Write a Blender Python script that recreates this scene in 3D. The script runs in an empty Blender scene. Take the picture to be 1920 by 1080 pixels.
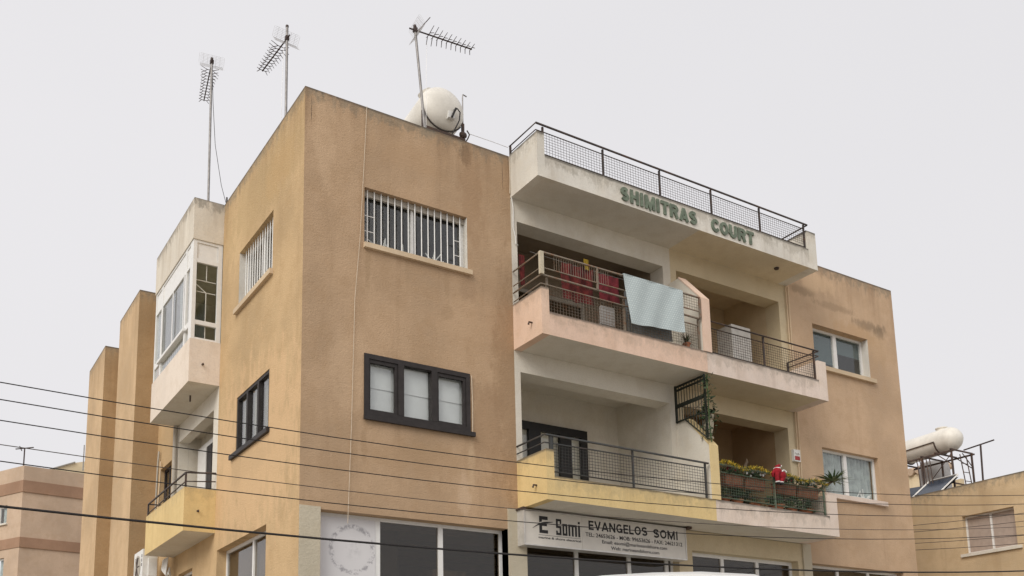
import bpy, bmesh, math, random
from mathutils import Matrix, Vector
random.seed(7)
scene = bpy.context.scene
COL = scene.collection
R = math.radians
LIFT = 10.5                      # the street lies at z = 0, the fitted heights below are measured from mid-facade

# ------------------------------------------------------------------ camera, sky, sun, exposure
cam_d = bpy.data.cameras.new('camera'); cam = bpy.data.objects.new('camera', cam_d); COL.objects.link(cam)
cam_d.sensor_width = 36.0; cam_d.sensor_fit = 'HORIZONTAL'
cam_d.lens = 1841.514 / 1920 * 36
cam_d.shift_x = (960 - 931.338) / 1920
cam_d.shift_y = (1041.1345 - 540) / 1920
cam_d.clip_start = 0.1; cam_d.clip_end = 3000
rx, up, fw = (0.84433897, -0.53542515, -0.02028827), (-0.07547021, -0.15632938, 0.98481743), (0.53046767, 0.82998858, 0.17240364)
cam.matrix_world = Matrix(((rx[0], up[0], -fw[0], -5.57515), (rx[1], up[1], -fw[1], -14.52958),
                           (rx[2], up[2], -fw[2], -8.94003 + LIFT), (0, 0, 0, 1)))
scene.camera = cam

SUN_EL, SUN_AZ = 38.0, -62.0     # azimuth from +Y, clockwise seen from above
sun_dir = Vector((-0.72, -0.38, 0.62)).normalized()
w = bpy.data.worlds.new('World'); scene.world = w; w.use_nodes = True
nt = w.node_tree; nt.nodes.clear()
wo = nt.nodes.new('ShaderNodeOutputWorld'); bg = nt.nodes.new('ShaderNodeBackground')
sky = nt.nodes.new('ShaderNodeTexSky'); sky.sky_type = 'NISHITA'; sky.sun_disc = False
sky.sun_elevation = math.asin(sun_dir.z); sky.sun_rotation = math.atan2(sun_dir.x, sun_dir.y)
sky.dust_density = 4.0
hs = nt.nodes.new('ShaderNodeHueSaturation'); hs.inputs['Saturation'].default_value = 0.08
mx = nt.nodes.new('ShaderNodeMix'); mx.data_type = 'RGBA'; mx.inputs[0].default_value = 0.965
cn = nt.nodes.new('ShaderNodeTexNoise'); cn.inputs['Scale'].default_value = 1.3; cn.inputs['Detail'].default_value = 3
tc = nt.nodes.new('ShaderNodeTexCoord'); nt.links.new(tc.outputs['Generated'], cn.inputs['Vector'])
cl = nt.nodes.new('ShaderNodeMix'); cl.data_type = 'RGBA'; nt.links.new(cn.outputs[0], cl.inputs[0])
cl.inputs[6].default_value = (7.45, 7.38, 7.60, 1); cl.inputs[7].default_value = (8.65, 8.50, 8.72, 1)      # closed overcast layer, faintly uneven
nt.links.new(cl.outputs[2], mx.inputs[7])
nt.links.new(sky.outputs[0], hs.inputs['Color']); nt.links.new(hs.outputs[0], mx.inputs[6])
nt.links.new(mx.outputs[2], bg.inputs[0]); bg.inputs[1].default_value = 0.070
nt.links.new(bg.outputs[0], wo.inputs[0])
sun_d = bpy.data.lights.new('sun', 'SUN'); sun_d.energy = 1.5; sun_d.angle = R(40); sun_d.color = (1.0, 0.95, 0.87)
sun = bpy.data.objects.new('sun', sun_d); COL.objects.link(sun)
sun.rotation_euler = sun_dir.to_track_quat('Z', 'Y').to_euler(); sun.location = (-20, -20, 40)
vs = scene.view_settings
scene.display_settings.display_device = 'sRGB'
vs.view_transform = 'Standard'; vs.look = 'None'; vs.gamma = 1; vs.exposure = 0.54; vs.use_curve_mapping = False

# ------------------------------------------------------------------ mesh helpers
class MB:
    def __init__(s, F=None):
        s.v = []; s.f = []; s.m = []; s.F = F or (lambda a, b, c: (a, b, c))
    def add(s, pts, faces, m=0):
        o = len(s.v); s.v += [s.F(*p) for p in pts]
        for i, f in enumerate(faces):
            s.f.append([o + k for k in f]); s.m.append(m[i] if isinstance(m, (list, tuple)) else m)
        return s
    def box(s, a0, a1, b0, b1, c0, c1, m=0, under=None, top=None):
        p = [(a0,b0,c0),(a1,b0,c0),(a1,b1,c0),(a0,b1,c0),(a0,b0,c1),(a1,b0,c1),(a1,b1,c1),(a0,b1,c1)]
        mm = [m if under is None else under, m if top is None else top, m, m, m, m]
        return s.add(p, [(3,2,1,0),(4,5,6,7),(0,1,5,4),(1,2,6,5),(2,3,7,6),(3,0,4,7)], mm)
    def quad(s, *p, m=0): return s.add(p, [tuple(range(len(p)))], m)
    def prism(s, prof, a0, a1, m=0):          # profile of (b, c) pairs swept along a
        n = len(prof)
        p = [(a0, b, c) for b, c in prof] + [(a1, b, c) for b, c in prof]
        return s.add(p, [tuple(range(n-1, -1, -1)), tuple(range(n, 2*n))] + [(i, (i+1) % n, n+(i+1) % n, n+i) for i in range(n)], m)
    def tube(s, p0, p1, r, n=6, r1=None, m=0, cap=True):
        p0 = Vector(p0); p1 = Vector(p1); d = (p1-p0).normalized(); r1 = r if r1 is None else r1
        a = d.orthogonal().normalized(); b = d.cross(a)
        P = [tuple(p0 + (a*math.cos(t)+b*math.sin(t))*r) for t in [2*math.pi*(i+.5)/n for i in range(n)]] + \
            [tuple(p1 + (a*math.cos(t)+b*math.sin(t))*r1) for t in [2*math.pi*(i+.5)/n for i in range(n)]]
        F = [(i, (i+1) % n, n+(i+1) % n, n+i) for i in range(n)]
        if cap: F += [tuple(range(n-1, -1, -1)), tuple(range(n, 2*n))]
        return s.add(P, F, m)
    def path(s, pts, r, n=6, m=0):
        pts = [Vector(p) for p in pts]; rings = []
        a = None
        for i, p in enumerate(pts):
            d = (pts[min(i+1, len(pts)-1)] - pts[max(i-1, 0)]).normalized()
            if a is None: a = d.orthogonal().normalized()
            a = (a - d*a.dot(d)).normalized(); b = d.cross(a)
            rr = r[i] if isinstance(r, (list, tuple)) else r
            rings.append([tuple(p + (a*math.cos(t)+b*math.sin(t))*rr) for t in [2*math.pi*(k+.5)/n for k in range(n)]])
        P = [q for g in rings for q in g]; F = []
        for i in range(len(pts)-1):
            for k in range(n): F.append((i*n+k, i*n+(k+1) % n, (i+1)*n+(k+1) % n, (i+1)*n+k))
        F += [tuple(range(n-1, -1, -1)), tuple(range((len(pts)-1)*n, len(pts)*n))]
        return s.add(P, F, m)
    def ball(s, c, r, n=10, k=7, rot=None, m=0):
        r = (r, r, r) if isinstance(r, (int, float)) else r
        P = [(0, 0, -1)]
        for i in range(1, k):
            t = math.pi*i/k
            P += [(math.sin(t)*math.cos(2*math.pi*j/n), math.sin(t)*math.sin(2*math.pi*j/n), -math.cos(t)) for j in range(n)]
        P.append((0, 0, 1))
        P = [Vector((p[0]*r[0], p[1]*r[1], p[2]*r[2])) for p in P]
        if rot: P = [rot @ p for p in P]
        P = [tuple(p + Vector(c)) for p in P]
        F = [(0, 1+(j+1) % n, 1+j) for j in range(n)]
        for i in range(k-2):
            for j in range(n):
                a, b = 1+i*n+j, 1+i*n+(j+1) % n; F.append((a, b, b+n, a+n))
        L = len(P)-1; o = 1+(k-2)*n
        F += [(o+j, o+(j+1) % n, L) for j in range(n)]
        return s.add(P, F, m)
    def lathe(s, c, axis, prof, n=20, m=0):   # prof: (distance along axis, radius)
        c = Vector(c); d = Vector(axis).normalized(); a = d.orthogonal().normalized(); b = d.cross(a)
        P = []; F = []
        for h, r in prof:
            P += [tuple(c + d*h + (a*math.cos(t)+b*math.sin(t))*max(r, 1e-4)) for t in [2*math.pi*j/n for j in range(n)]]
        for i in range(len(prof)-1):
            for j in range(n): F.append((i*n+j, i*n+(j+1) % n, (i+1)*n+(j+1) % n, (i+1)*n+j))
        F += [tuple(range(n-1, -1, -1)), tuple(range((len(prof)-1)*n, len(prof)*n))]
        return s.add(P, F, m)

def front(a, b, c): return (a, b, c)         # wall in the x-z plane, depth = +y
def side(a, b, c): return (b, a, c)          # wall in the y-z plane, depth = +x

def wall(F, u0, u1, v0, v1, holes=(), t=0.25, mit0=False, mit1=False, w0=0.0):
    """A slab of thickness t with rectangular openings and their reveals."""
    b = MB(F)
    us = sorted({u0, u1} | {h[0] for h in holes} | {h[1] for h in holes}); vs_ = sorted({v0, v1} | {h[2] for h in holes} | {h[3] for h in holes})
    us = [q for q in us if u0 <= q <= u1]; vs_ = [q for q in vs_ if v0 <= q <= v1]
    def inn(q): return u0+t if (mit0 and q == u0) else (u1-t if (mit1 and q == u1) else q)
    for i in range(len(us)-1):
        for j in range(len(vs_)-1):
            a, c, d, e = us[i], us[i+1], vs_[j], vs_[j+1]
            if any(h[0] <= a and c <= h[1] and h[2] <= d and e <= h[3] for h in holes): continue
            b.quad((a,w0,d),(c,w0,d),(c,w0,e),(a,w0,e))
            b.quad((inn(a),w0+t,d),(inn(a),w0+t,e),(inn(c),w0+t,e),(inn(c),w0+t,d))
    for (a, c, d, e) in holes:
        a, c, d, e = max(a,u0), min(c,u1), max(d,v0), min(e,v1)
        b.quad((a,w0,d),(a,w0,e),(a,w0+t,e),(a,w0+t,d)); b.quad((c,w0,d),(c,w0+t,d),(c,w0+t,e),(c,w0,e))
        if e < v1: b.quad((a,w0,e),(c,w0,e),(c,w0+t,e),(a,w0+t,e))
        if d > v0: b.quad((a,w0,d),(a,w0+t,d),(c,w0+t,d),(c,w0,d))
    b.quad((u0,w0,v0),(inn(u0),w0+t,v0),(inn(u0),w0+t,v1),(u0,w0,v1)); b.quad((u1,w0,v0),(u1,w0,v1),(inn(u1),w0+t,v1),(inn(u1),w0+t,v0))
    b.quad((u0,w0,v1),(u1,w0,v1),(inn(u1),w0+t,v1),(inn(u0),w0+t,v1))
    b.quad((u0,w0,v0),(inn(u0),w0+t,v0),(inn(u1),w0+t,v0),(u1,w0,v0))
    return b

ORG = {}
def root_org(o): return ORG[o.name]
def thing(name, label, cat, loc, group=None):
    """An Empty at the thing's base (loc in scene heights) that parents its parts."""
    o = bpy.data.objects.new(name, None); COL.objects.link(o)
    o.location = (loc[0], loc[1], loc[2]+LIFT); o.empty_display_size = 0.2
    o['label'] = label; o['category'] = cat
    if group: o['group'] = group
    ORG[o.name] = Vector(loc); return o
def mesh(mb, org, name, smooth=False, merge=True):
    me = bpy.data.meshes.new(name)
    me.from_pydata([(p[0]-org[0], p[1]-org[1], p[2]-org[2]) for p in mb.v], [], mb.f)
    me.polygons.foreach_set('material_index', mb.m)
    bm = bmesh.new(); bm.from_mesh(me)
    if merge: bmesh.ops.remove_doubles(bm, verts=bm.verts, dist=1e-5)
    bmesh.ops.recalc_face_normals(bm, faces=bm.faces)
    if smooth:
        for f in bm.faces: f.smooth = True
        for e in bm.edges:
            if len(e.link_faces) == 2 and e.calc_face_angle(0) > R(50): e.smooth = False
    bm.to_mesh(me); bm.free(); return me
def part(name, mb, mat, parent, smooth=False, stuff=False, label=None, merge=True):
    org = ORG[parent.name]
    me = mesh(mb, org, name, smooth, merge)
    for mm in (mat if isinstance(mat, (list, tuple)) else [mat]): me.materials.append(mm)
    o = bpy.data.objects.new(name, me); COL.objects.link(o); o.parent = parent
    ORG[o.name] = org
    if stuff: o['kind'] = 'stuff'
    if label: o['label'] = label
    return o
def solo(name, mb, mat, label, cat, loc, group=None, smooth=False, kind=None):
    me = mesh(mb, loc, name, smooth)
    for mm in (mat if isinstance(mat, (list, tuple)) else [mat]): me.materials.append(mm)
    o = bpy.data.objects.new(name, me); COL.objects.link(o); o.location = (loc[0], loc[1], loc[2]+LIFT)
    if kind: o['kind'] = kind
    else: o['label'] = label; o['category'] = cat
    if group: o['group'] = group
    ORG[o.name] = Vector(loc); return o
def repeat(name, src, parent, offsets):
    """Copies of a part that share its mesh data."""
    for d in offsets:
        c = src.copy(); COL.objects.link(c); c.parent = parent
        c.location = (src.location[0]+d[0], src.location[1]+d[1], src.location[2]+d[2]); ORG[c.name] = ORG[src.name]

# ------------------------------------------------------------------ materials
class G:
    def __init__(s, name):
        s.m = bpy.data.materials.new(name); s.m.use_nodes = True; s.t = s.m.node_tree
        s.b = s.t.nodes['Principled BSDF']; s.out = s.t.nodes['Material Output']
        s.pos = s.n('ShaderNodeNewGeometry').outputs['Position']
    def n(s, k): return s.t.nodes.new(k)
    def l(s, a, b): s.t.links.new(a, b)
    def setv(s, sock, v):
        if hasattr(v, 'is_linked') or isinstance(v, bpy.types.NodeSocket): s.l(v, sock)
        else: sock.default_value = v
    def noise(s, scale, detail=4, rough=.55, stretch=(1,1,1), off=(0,0,0)):
        mp = s.n('ShaderNodeMapping'); mp.inputs['Scale'].default_value = stretch; mp.inputs['Location'].default_value = off
        s.l(s.pos, mp.inputs[0]); x = s.n('ShaderNodeTexNoise'); x.inputs['Scale'].default_value = scale
        x.inputs['Detail'].default_value = detail; x.inputs['Roughness'].default_value = rough
        s.l(mp.outputs[0], x.inputs['Vector']); return x.outputs[0]
    def ramp(s, v, a, b, lo=0.0, hi=1.0):
        x = s.n('ShaderNodeMapRange'); x.interpolation_type = 'SMOOTHSTEP'
        s.setv(x.inputs[0], v); x.inputs[1].default_value = a; x.inputs[2].default_value = b
        x.inputs[3].default_value = lo; x.inputs[4].default_value = hi; return x.outputs[0]
    def math(s, op, a, b=0.0, c=0.0):
        x = s.n('ShaderNodeMath'); x.operation = op; s.setv(x.inputs[0], a); s.setv(x.inputs[1], b); s.setv(x.inputs[2], c); return x.outputs[0]
    def mix(s, f, a, b):
        x = s.n('ShaderNodeMix'); x.data_type = 'RGBA'; s.setv(x.inputs[0], f)
        s.setv(x.inputs[6], a if not isinstance(a, tuple) else a[:3]+(1,)); s.setv(x.inputs[7], b if not isinstance(b, tuple) else b[:3]+(1,)); return x.outputs[2]
    def xyz(s):
        x = s.n('ShaderNodeSeparateXYZ'); s.l(s.pos, x.inputs[0]); return x.outputs
    def bump(s, h, dist, strength=1.0):
        x = s.n('ShaderNodeBump'); x.inputs['Distance'].default_value = dist; x.inputs['Strength'].default_value = strength
        s.setv(x.inputs['Height'], h); s.l(x.outputs[0], s.b.inputs['Normal'])

def scl(c, k): return (c[0]*k, c[1]*k, c[2]*k)
def stucco(name, base, grime=0.35, coarse=0.004, top=None, spots=(), axis='x', streak=0.25, mott=0.16, gcol=(.235,.205,.155)):
    """Painted render: mottling, rain streaks below a top edge, stains with their own shapes, sprayed grain in relief."""
    g = G(name); c = base
    big = g.noise(.55, 5, .6); mid = g.noise(3.5, 5, .6, off=(3,7,1)); fine = g.noise(38, 3, .6)
    col = g.mix(g.ramp(big, .35, .68), scl(c, 1+mott*.45), scl(c, 1-mott))
    col = g.mix(g.ramp(mid, .42, .72, 0, .5), col, (c[0]*.86, c[1]*.82, c[2]*.76))
    col = g.mix(g.ramp(fine, .4, .75, 0, .35), col, scl(c, .72))
    st = g.noise(1.0, 5, .62, stretch=(3.2, 3.2, .22), off=(5,2,9))
    col = g.mix(g.ramp(st, .52, .74, 0, streak), col, (c[0]*.6, c[1]*.55, c[2]*.5))
    x, y, z = g.xyz()
    n2 = g.noise(2.6, 6, .7, stretch=(1.6, 1.6, .8)); n3 = g.noise(7, 6, .7, stretch=(1,1,.5), off=(1,4,2))
    if top is not None:
        zt = top + LIFT
        d = g.math('SUBTRACT', zt, z)                                     # metres below the coping
        lim = g.math('MULTIPLY', g.ramp(n3, .3, .68), .34)
        blob = g.math('MULTIPLY', g.ramp(d, .02, .30, 1, 0), g.ramp(g.noise(5, 5, .7, off=(3,3,8)), .52, .66))
        col = g.mix(g.math('MULTIPLY', blob, grime*1.7), col, (.10,.085,.055))
        k = g.math('SUBTRACT', lim, d)
        col = g.mix(g.ramp(k, -.10, .14, 0, grime*1.5), col, gcol)
        edge = g.math('SUBTRACT', g.math('MULTIPLY', n2, .09), d)
        col = g.mix(g.ramp(edge, -.02, .03, 0, .75), col, (.085,.08,.07))
        wash = g.math('MULTIPLY', g.ramp(d, 0, 1.6, 1, 0), g.ramp(st, .4, .66))
        col = g.mix(g.math('MULTIPLY', wash, grime), col, (c[0]*.55, c[1]*.5, c[2]*.46))
    h = x if axis == 'x' else y
    for (cx, cz, sx, sz, scol, k) in spots:
        a = g.math('DIVIDE', g.math('SUBTRACT', h, cx), sx); b = g.math('DIVIDE', g.math('SUBTRACT', z, cz+LIFT), sz)
        r = g.math('SQRT', g.math('ADD', g.math('MULTIPLY', a, a), g.math('MULTIPLY', b, b)))
        r = g.math('ADD', r, g.math('MULTIPLY', g.math('SUBTRACT', n2, .5), 2.6))
        col = g.mix(g.ramp(r, 1.1, .45, 0, k), col, scol)
    g.l(col, g.b.inputs['Base Color']); g.b.inputs['Roughness'].default_value = .92
    g.b.inputs['Specular IOR Level'].default_value = .2
    gr = g.noise(34, 4, .65, stretch=(1,1,1.6)); lump = g.noise(13, 3, .6, stretch=(1,1,1.5))
    g.bump(g.math('ADD', gr, g.math('MULTIPLY', lump, .9)), coarse*1.7, 1.0)
    return g.m
def plain(name, col, rough=.5, metal=0.0, var=.12, scale=9, spec=.4, bump=0.0):
    g = G(name); n = g.noise(scale, 5, .6)
    g.l(g.mix(g.ramp(n, .3, .72), scl(col, 1+var*.5), scl(col, 1-var)), g.b.inputs['Base Color'])
    g.b.inputs['Roughness'].default_value = rough; g.b.inputs['Metallic'].default_value = metal; g.b.inputs['Specular IOR Level'].default_value = spec
    if bump: g.bump(n, bump)
    return g.m
def rusty(name, col, rust=(.17,.075,.035), amt=.5):
    g = G(name); n = g.noise(7, 6, .7); n2 = g.noise(30, 4, .6)
    c = g.mix(g.ramp(g.math('ADD', n, g.math('MULTIPLY', n2, .3)), .62, .8, 0, amt), col, rust)
    g.l(c, g.b.inputs['Base Color']); g.b.inputs['Roughness'].default_value = .65; return g.m
def glass(name, tint=(.62,.66,.64), rough=.015):
    g = G(name); g.t.nodes.remove(g.b)
    tr = g.n('ShaderNodeBsdfTransparent'); tr.inputs[0].default_value = tint+(1,)
    gl = g.n('ShaderNodeBsdfGlossy'); gl.inputs[0].default_value = (1,1,1,1); gl.inputs['Roughness'].default_value = rough
    bp = g.n('ShaderNodeBump'); bp.inputs['Distance'].default_value = .004; bp.inputs['Strength'].default_value = .2
    g.l(g.noise(1.6, 2), bp.inputs['Height']); g.l(bp.outputs[0], gl.inputs['Normal'])
    geo = g.n('ShaderNodeNewGeometry'); dt = g.n('ShaderNodeVectorMath'); dt.operation = 'DOT_PRODUCT'
    g.l(geo.outputs['Incoming'], dt.inputs[0]); g.l(geo.outputs['Normal'], dt.inputs[1])
    k = g.math('SUBTRACT', 1.0, g.math('ABSOLUTE', dt.outputs['Value']))
    fres = g.math('ADD', .045, g.math('MULTIPLY', .955, g.math('POWER', k, 5.0)))      # Schlick, the same from both faces
    ms = g.n('ShaderNodeMixShader'); g.l(fres, ms.inputs[0]); g.l(tr.outputs[0], ms.inputs[1]); g.l(gl.outputs[0], ms.inputs[2])
    g.l(ms.outputs[0], g.out.inputs[0]); return g.m

DRK = (.20,.155,.11)
M = {}
M['tan_front'] = stucco('tan_render_front', (.49,.34,.215), .42, .0048, top=2.0, spots=[
    (3.2, 1.72, .13, .3, (.17,.115,.07), .75), (3.3, .9, .3, 1.2, (.36,.23,.135), .55), (4.05, -2.6, .35, 2.6, (.33,.215,.125), .6),
    (3.55, -3.6, .55, 1.1, (.36,.235,.14), .55), (2.78, -1.55, .16, .15, (.36,.24,.14), .35), (1.18, -1.05, .07, .5, (.36,.245,.145), .5), (1.95, -.95, .05, .35, (.38,.26,.155), .4), (2.75, -1.0, .07, .45, (.37,.25,.15), .45), (1.12, -4.2, .08, .5, (.36,.24,.14), .5), (3.22, -4.25, .09, .6, (.62,.46,.3), .45), (2.3, -4.2, .5, .3, (.38,.26,.155), .5), (.9,-3.0,.5,.8,(.60,.43,.28),.35), (2.0,1.3,.9,.35,(.47,.315,.19),.5), (1.5, -1.15, .3, .5, (.40,.27,.165), .45),
    (2.2, -4.35, 1.4, .35, (.42,.28,.165), .5), (3.05, -4.9, .13, .55, (.62,.46,.32), .5), (.35, 1.2, .25, 1.1, (.64,.46,.30), .35),
    (3.2, -.95, .22, .28, (.36,.24,.15), .5), (.12, 1.55, .012, .3, (.1,.07,.05), .8), (4.02, 1.5, .012, .35, (.1,.07,.05), .7)], streak=.3)
M['tan_right'] = stucco('tan_render_right_block', (.555,.395,.262), .4, .004, top=1.95, spots=[
    (12.5, 1.15, .5, .14, (.33,.235,.15), .75), (13.6, .98, .8, .12, (.34,.24,.155), .65), (14.9, .75, .75, .16, (.30,.215,.14), .8),
    (15.3, .68, .3, .22, (.24,.175,.115), .7), (14.3, .45, .9, .3, (.48,.31,.17), .5), (13.0, 1.5, .9, .3, (.66,.47,.3), .5), (15.2,.2,.6,.5,(.5,.34,.2),.4)], streak=.22)
M['tan_side'] = stucco('ochre_render_side', (.56,.395,.22), .4, .0048, top=2.0, axis='y', spots=[
    (1.2, 1.1, .9, .5, (.60,.37,.17), .5), (3.6, 1.0, .8, .9, (.76,.55,.31), .5), (2.4, -3.9, 3.4, 1.9, (.66,.45,.255), .75), (2.2, 1.1, 2.8, .8, (.44,.315,.165), .55), (2.5, -4.1, 1.3, .3, (.50,.35,.2), .35), (3.3,-4.05,.35,.6,(.5,.35,.2),.5)])
M['tan_fin'] = stucco('ochre_render_fins', (.60,.43,.26), .3, .0048, top=2.0, axis='y', spots=[(9.6, -2.5, 4, .1, (.5,.32,.17), .3)])
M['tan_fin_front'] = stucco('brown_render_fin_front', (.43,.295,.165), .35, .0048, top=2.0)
M['white_wall'] = stucco('off_white_paint', (.70,.655,.57), .18, .0015, streak=.1, mott=.08)
M['cream_box'] = stucco('cream_paint_box', (.73,.67,.57), .42, .002, top=2.03, axis='y', streak=.15, mott=.08, gcol=(.2,.18,.15))
M['pink_box'] = stucco('pale_pink_paint_box', (.78,.68,.58), .15, .002, streak=.15, mott=.07)
M['cream_wall'] = stucco('cream_paint', (.62,.52,.355), .15, .0015, streak=.1, mott=.08)
M['terrace'] = stucco('grey_cream_paint', (.74,.705,.635), .25, .002, top=1.584, streak=.3, mott=.1)
M['terrace_end'] = stucco('grey_cream_paint_end', (.72,.685,.61), .25, .002, top=2.032, streak=.25, mott=.1, axis='y')
M['soffit'] = stucco('grey_soffit_paint', (.68,.635,.55), .1, .001, streak=0, mott=.08)
M['soffit_cream'] = stucco('cream_soffit_paint', (.72,.62,.45), .1, .001, streak=0, mott=.08)
M['peach'] = stucco('peach_paint', (.75,.55,.43), .14, .0015, top=-1.523, streak=.22, mott=.08)
M['peach_end'] = stucco('peach_paint_end', (.75,.55,.42), .14, .0015, top=-1.067, streak=.2, mott=.08, axis='y')
M['pink'] = stucco('pale_pink_paint', (.76,.645,.565), .2, .0015, top=-1.523, streak=.3, mott=.08)
M['pink_low'] = stucco('pale_pink_paint_low', (.76,.645,.555), .2, .0015, top=-4.598, streak=.25, mott=.08)
M['pink_end'] = M['pink_low_end'] = stucco('pale_pink_paint_end', (.76,.645,.56), .2, .0015, streak=.2, mott=.08)
M['yellow'] = stucco('yellow_paint', (.73,.555,.275), .14, .0015, top=-4.598, streak=.2, mott=.08)
M['peach_cap'] = stucco('peach_paint_cap', (.76,.57,.45), .1, .0015, streak=.15, mott=.06)
M['yellow_cap'] = stucco('yellow_paint_cap', (.74,.58,.31), .1, .0015, streak=.15, mott=.06)
M['yellow_end'] = stucco('yellow_paint_end', (.73,.55,.27), .14, .0015, top=-4.118, streak=.15, mott=.08, axis='y')
M['pillar'] = stucco('sandy_pillar_paint', (.56,.50,.385), .2, .005, streak=.15)
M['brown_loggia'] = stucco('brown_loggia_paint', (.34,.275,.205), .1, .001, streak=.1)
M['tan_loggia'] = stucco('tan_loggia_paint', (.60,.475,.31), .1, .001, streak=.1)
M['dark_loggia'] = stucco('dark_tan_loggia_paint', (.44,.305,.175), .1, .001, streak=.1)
M['sill'] = stucco('cream_sill_paint', (.66,.52,.36), .2, .001, streak=.2)
M['sill_white'] = stucco('white_reveal_paint', (.72,.69,.63), .2, .001, streak=.1)
M['roof'] = stucco('grey_roof_screed', (.38,.36,.33), .2, .002)
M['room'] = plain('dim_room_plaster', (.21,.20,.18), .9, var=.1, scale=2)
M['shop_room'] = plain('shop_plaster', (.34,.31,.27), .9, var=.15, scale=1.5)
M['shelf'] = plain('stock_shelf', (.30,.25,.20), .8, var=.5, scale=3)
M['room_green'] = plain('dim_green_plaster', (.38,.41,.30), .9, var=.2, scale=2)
M['white_frame'] = plain('white_aluminium', (.78,.77,.745), .4, var=.05)
M['bronze'] = plain('dark_bronze_aluminium', (.036,.031,.030), .55, var=.2, spec=.25)
M['black_frame'] = plain('black_door_frame', (.018,.017,.017), .4, var=.2)
M['pane'] = glass('window_glass', (.97,.98,.975))
M['dark_pane'] = glass('smoked_glass', (.66,.62,.56))
M['blind'] = plain('white_blind_fabric', (.68,.69,.69), .9, var=.05, scale=3)
M['curtain'] = plain('pale_curtain_fabric', (.36,.40,.39), .95, var=.3, scale=4)
M['beige_curtain'] = plain('beige_curtain_fabric', (.18,.17,.12), .95, var=.2, scale=4)
M['grey_curtain'] = plain('grey_net_curtain', (.22,.245,.215), .95, var=.3, scale=3)
M['blue_blind'] = plain('blue_grey_blind', (.07,.105,.11), .9, var=.08, scale=3)
M['brown_rail'] = rusty('brown_painted_steel', (.045,.034,.030), amt=.35)
M['grey_rail'] = rusty('dark_grey_painted_steel', (.045,.047,.046), amt=.15)
M['beige_rail'] = rusty('weathered_beige_steel', (.20,.165,.125), (.20,.085,.035), .8)
M['green_rail'] = rusty('faded_green_steel', (.10,.14,.095), amt=.5)
M['trellis'] = rusty('black_green_steel', (.010,.014,.008), (.02,.014,.01), .3)
M['galv'] = plain('galvanised_pipe', (.30,.285,.275), .5, .5, var=.25)
M['rust'] = rusty('rusty_steel', (.06,.038,.03), (.11,.055,.03), .8)
M['aerial_dark'] = plain('weathered_aerial_rods', (.07,.05,.045), .6, .3)
M['aerial_pale'] = plain('pale_aerial_wire', (.62,.61,.61), .5, .3)
M['tank'] = plain('cream_tank_enamel', (.74,.705,.635), .42, var=.12, scale=3)
M['tank_dark'] = plain('dark_strap', (.05,.04,.035), .6)
M['cable'] = plain('black_cable', (.02,.017,.016), .7)
M['brown_cable'] = plain('thin_brown_cable', (.07,.055,.045), .7)
M['pale_cord'] = plain('pale_cord', (.60,.50,.38), .8)
M['letter'] = plain('faded_green_letter', (.15,.185,.135), .7, var=.35, scale=14)
M['sign'] = plain('sign_panel_white', (.62,.585,.53), .45, var=.06, scale=4)
M['sign_frame'] = plain('sign_alu_frame', (.60,.58,.55), .35, .4)
M['ink'] = plain('black_vinyl', (.014,.013,.014), .5)
M['plastic'] = plain('white_plastic', (.76,.75,.72), .5, var=.08)
M['towel'] = None
M['cabinet'] = plain('dull_white_panel', (.52,.50,.47), .6, var=.15)
M['chair'] = plain('dull_chair_plastic', (.42,.40,.38), .6, var=.1)
M['pvc_grey'] = plain('grey_pipe_paint', (.42,.38,.32), .6)
M['terracotta'] = plain('terracotta', (.36,.14,.07), .85, var=.35, scale=12)
M['brown_pot'] = plain('brown_plastic_planter', (.24,.085,.045), .7, var=.3)
M['leaf'] = plain('leaf_green', (.06,.105,.035), .6, var=.5, scale=16)
M['leaf_dark'] = plain('leaf_dark_green', (.03,.055,.02), .6, var=.5, scale=16)
M['palm'] = plain('yucca_leaf', (.13,.19,.085), .55, var=.4, scale=10)
M['stem'] = plain('woody_stem', (.10,.07,.045), .9, var=.3)
M['tinsel'] = plain('gold_tinsel', (.58,.40,.03), .6, 0, var=.45, scale=25)
M['red'] = plain('red_felt', (.27,.008,.016), .9, var=.25, scale=14)
M['trim'] = plain('white_fleece', (.75,.74,.72), .95, var=.1)
M['skin'] = plain('doll_skin', (.55,.33,.24), .7)
M['boot'] = plain('black_boot', (.015,.014,.014), .6)
M['cloth_red'] = plain('red_curtain_fabric', (.10,.013,.011), .95, var=.6, scale=10)
M['cloth_crimson'] = plain('crimson_fabric', (.14,.015,.021), .95, var=.3, scale=10)
M['cloth_yellow'] = plain('yellow_fabric', (.26,.17,.012), .95, var=.2)
M['cloth_grey'] = plain('grey_sheet_fabric', (.25,.265,.27), .95, var=.15)
M['van'] = plain('white_van_paint', (.80,.80,.785), .25, var=.04, spec=.6)
M['tyre'] = plain('tyre_rubber', (.02,.02,.02), .9)
M['rim'] = plain('wheel_rim', (.35,.35,.36), .4, .7)
M['lamp_red'] = plain('red_lens', (.35,.015,.012), .25)
M['collector'] = plain('collector_glass', (.035,.045,.065), .15, var=.3, scale=2, spec=.8)
M['concrete'] = plain('grey_concrete', (.30,.29,.275), .9, var=.25, scale=3)
M['nb_tan'] = stucco('neighbour_sand_render', (.60,.455,.285), .35, .004, top=-1.99, axis='y', streak=.3, spots=[(1.2,-2.6,3,.2,(.5,.36,.21),.4)])
M['nb_cream'] = stucco('distant_pinkish_render', (.55,.415,.305), .2, .002, streak=.15)
M['nb_brown'] = stucco('distant_brown_band', (.36,.225,.15), .2, .002, streak=.15)
M['nb_pale'] = stucco('distant_pale_render', (.72,.60,.41), .1, .002)
M['asphalt'] = plain('dusty_asphalt', (.15,.147,.14), .9, var=.25, scale=6, bump=.004)
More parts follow.
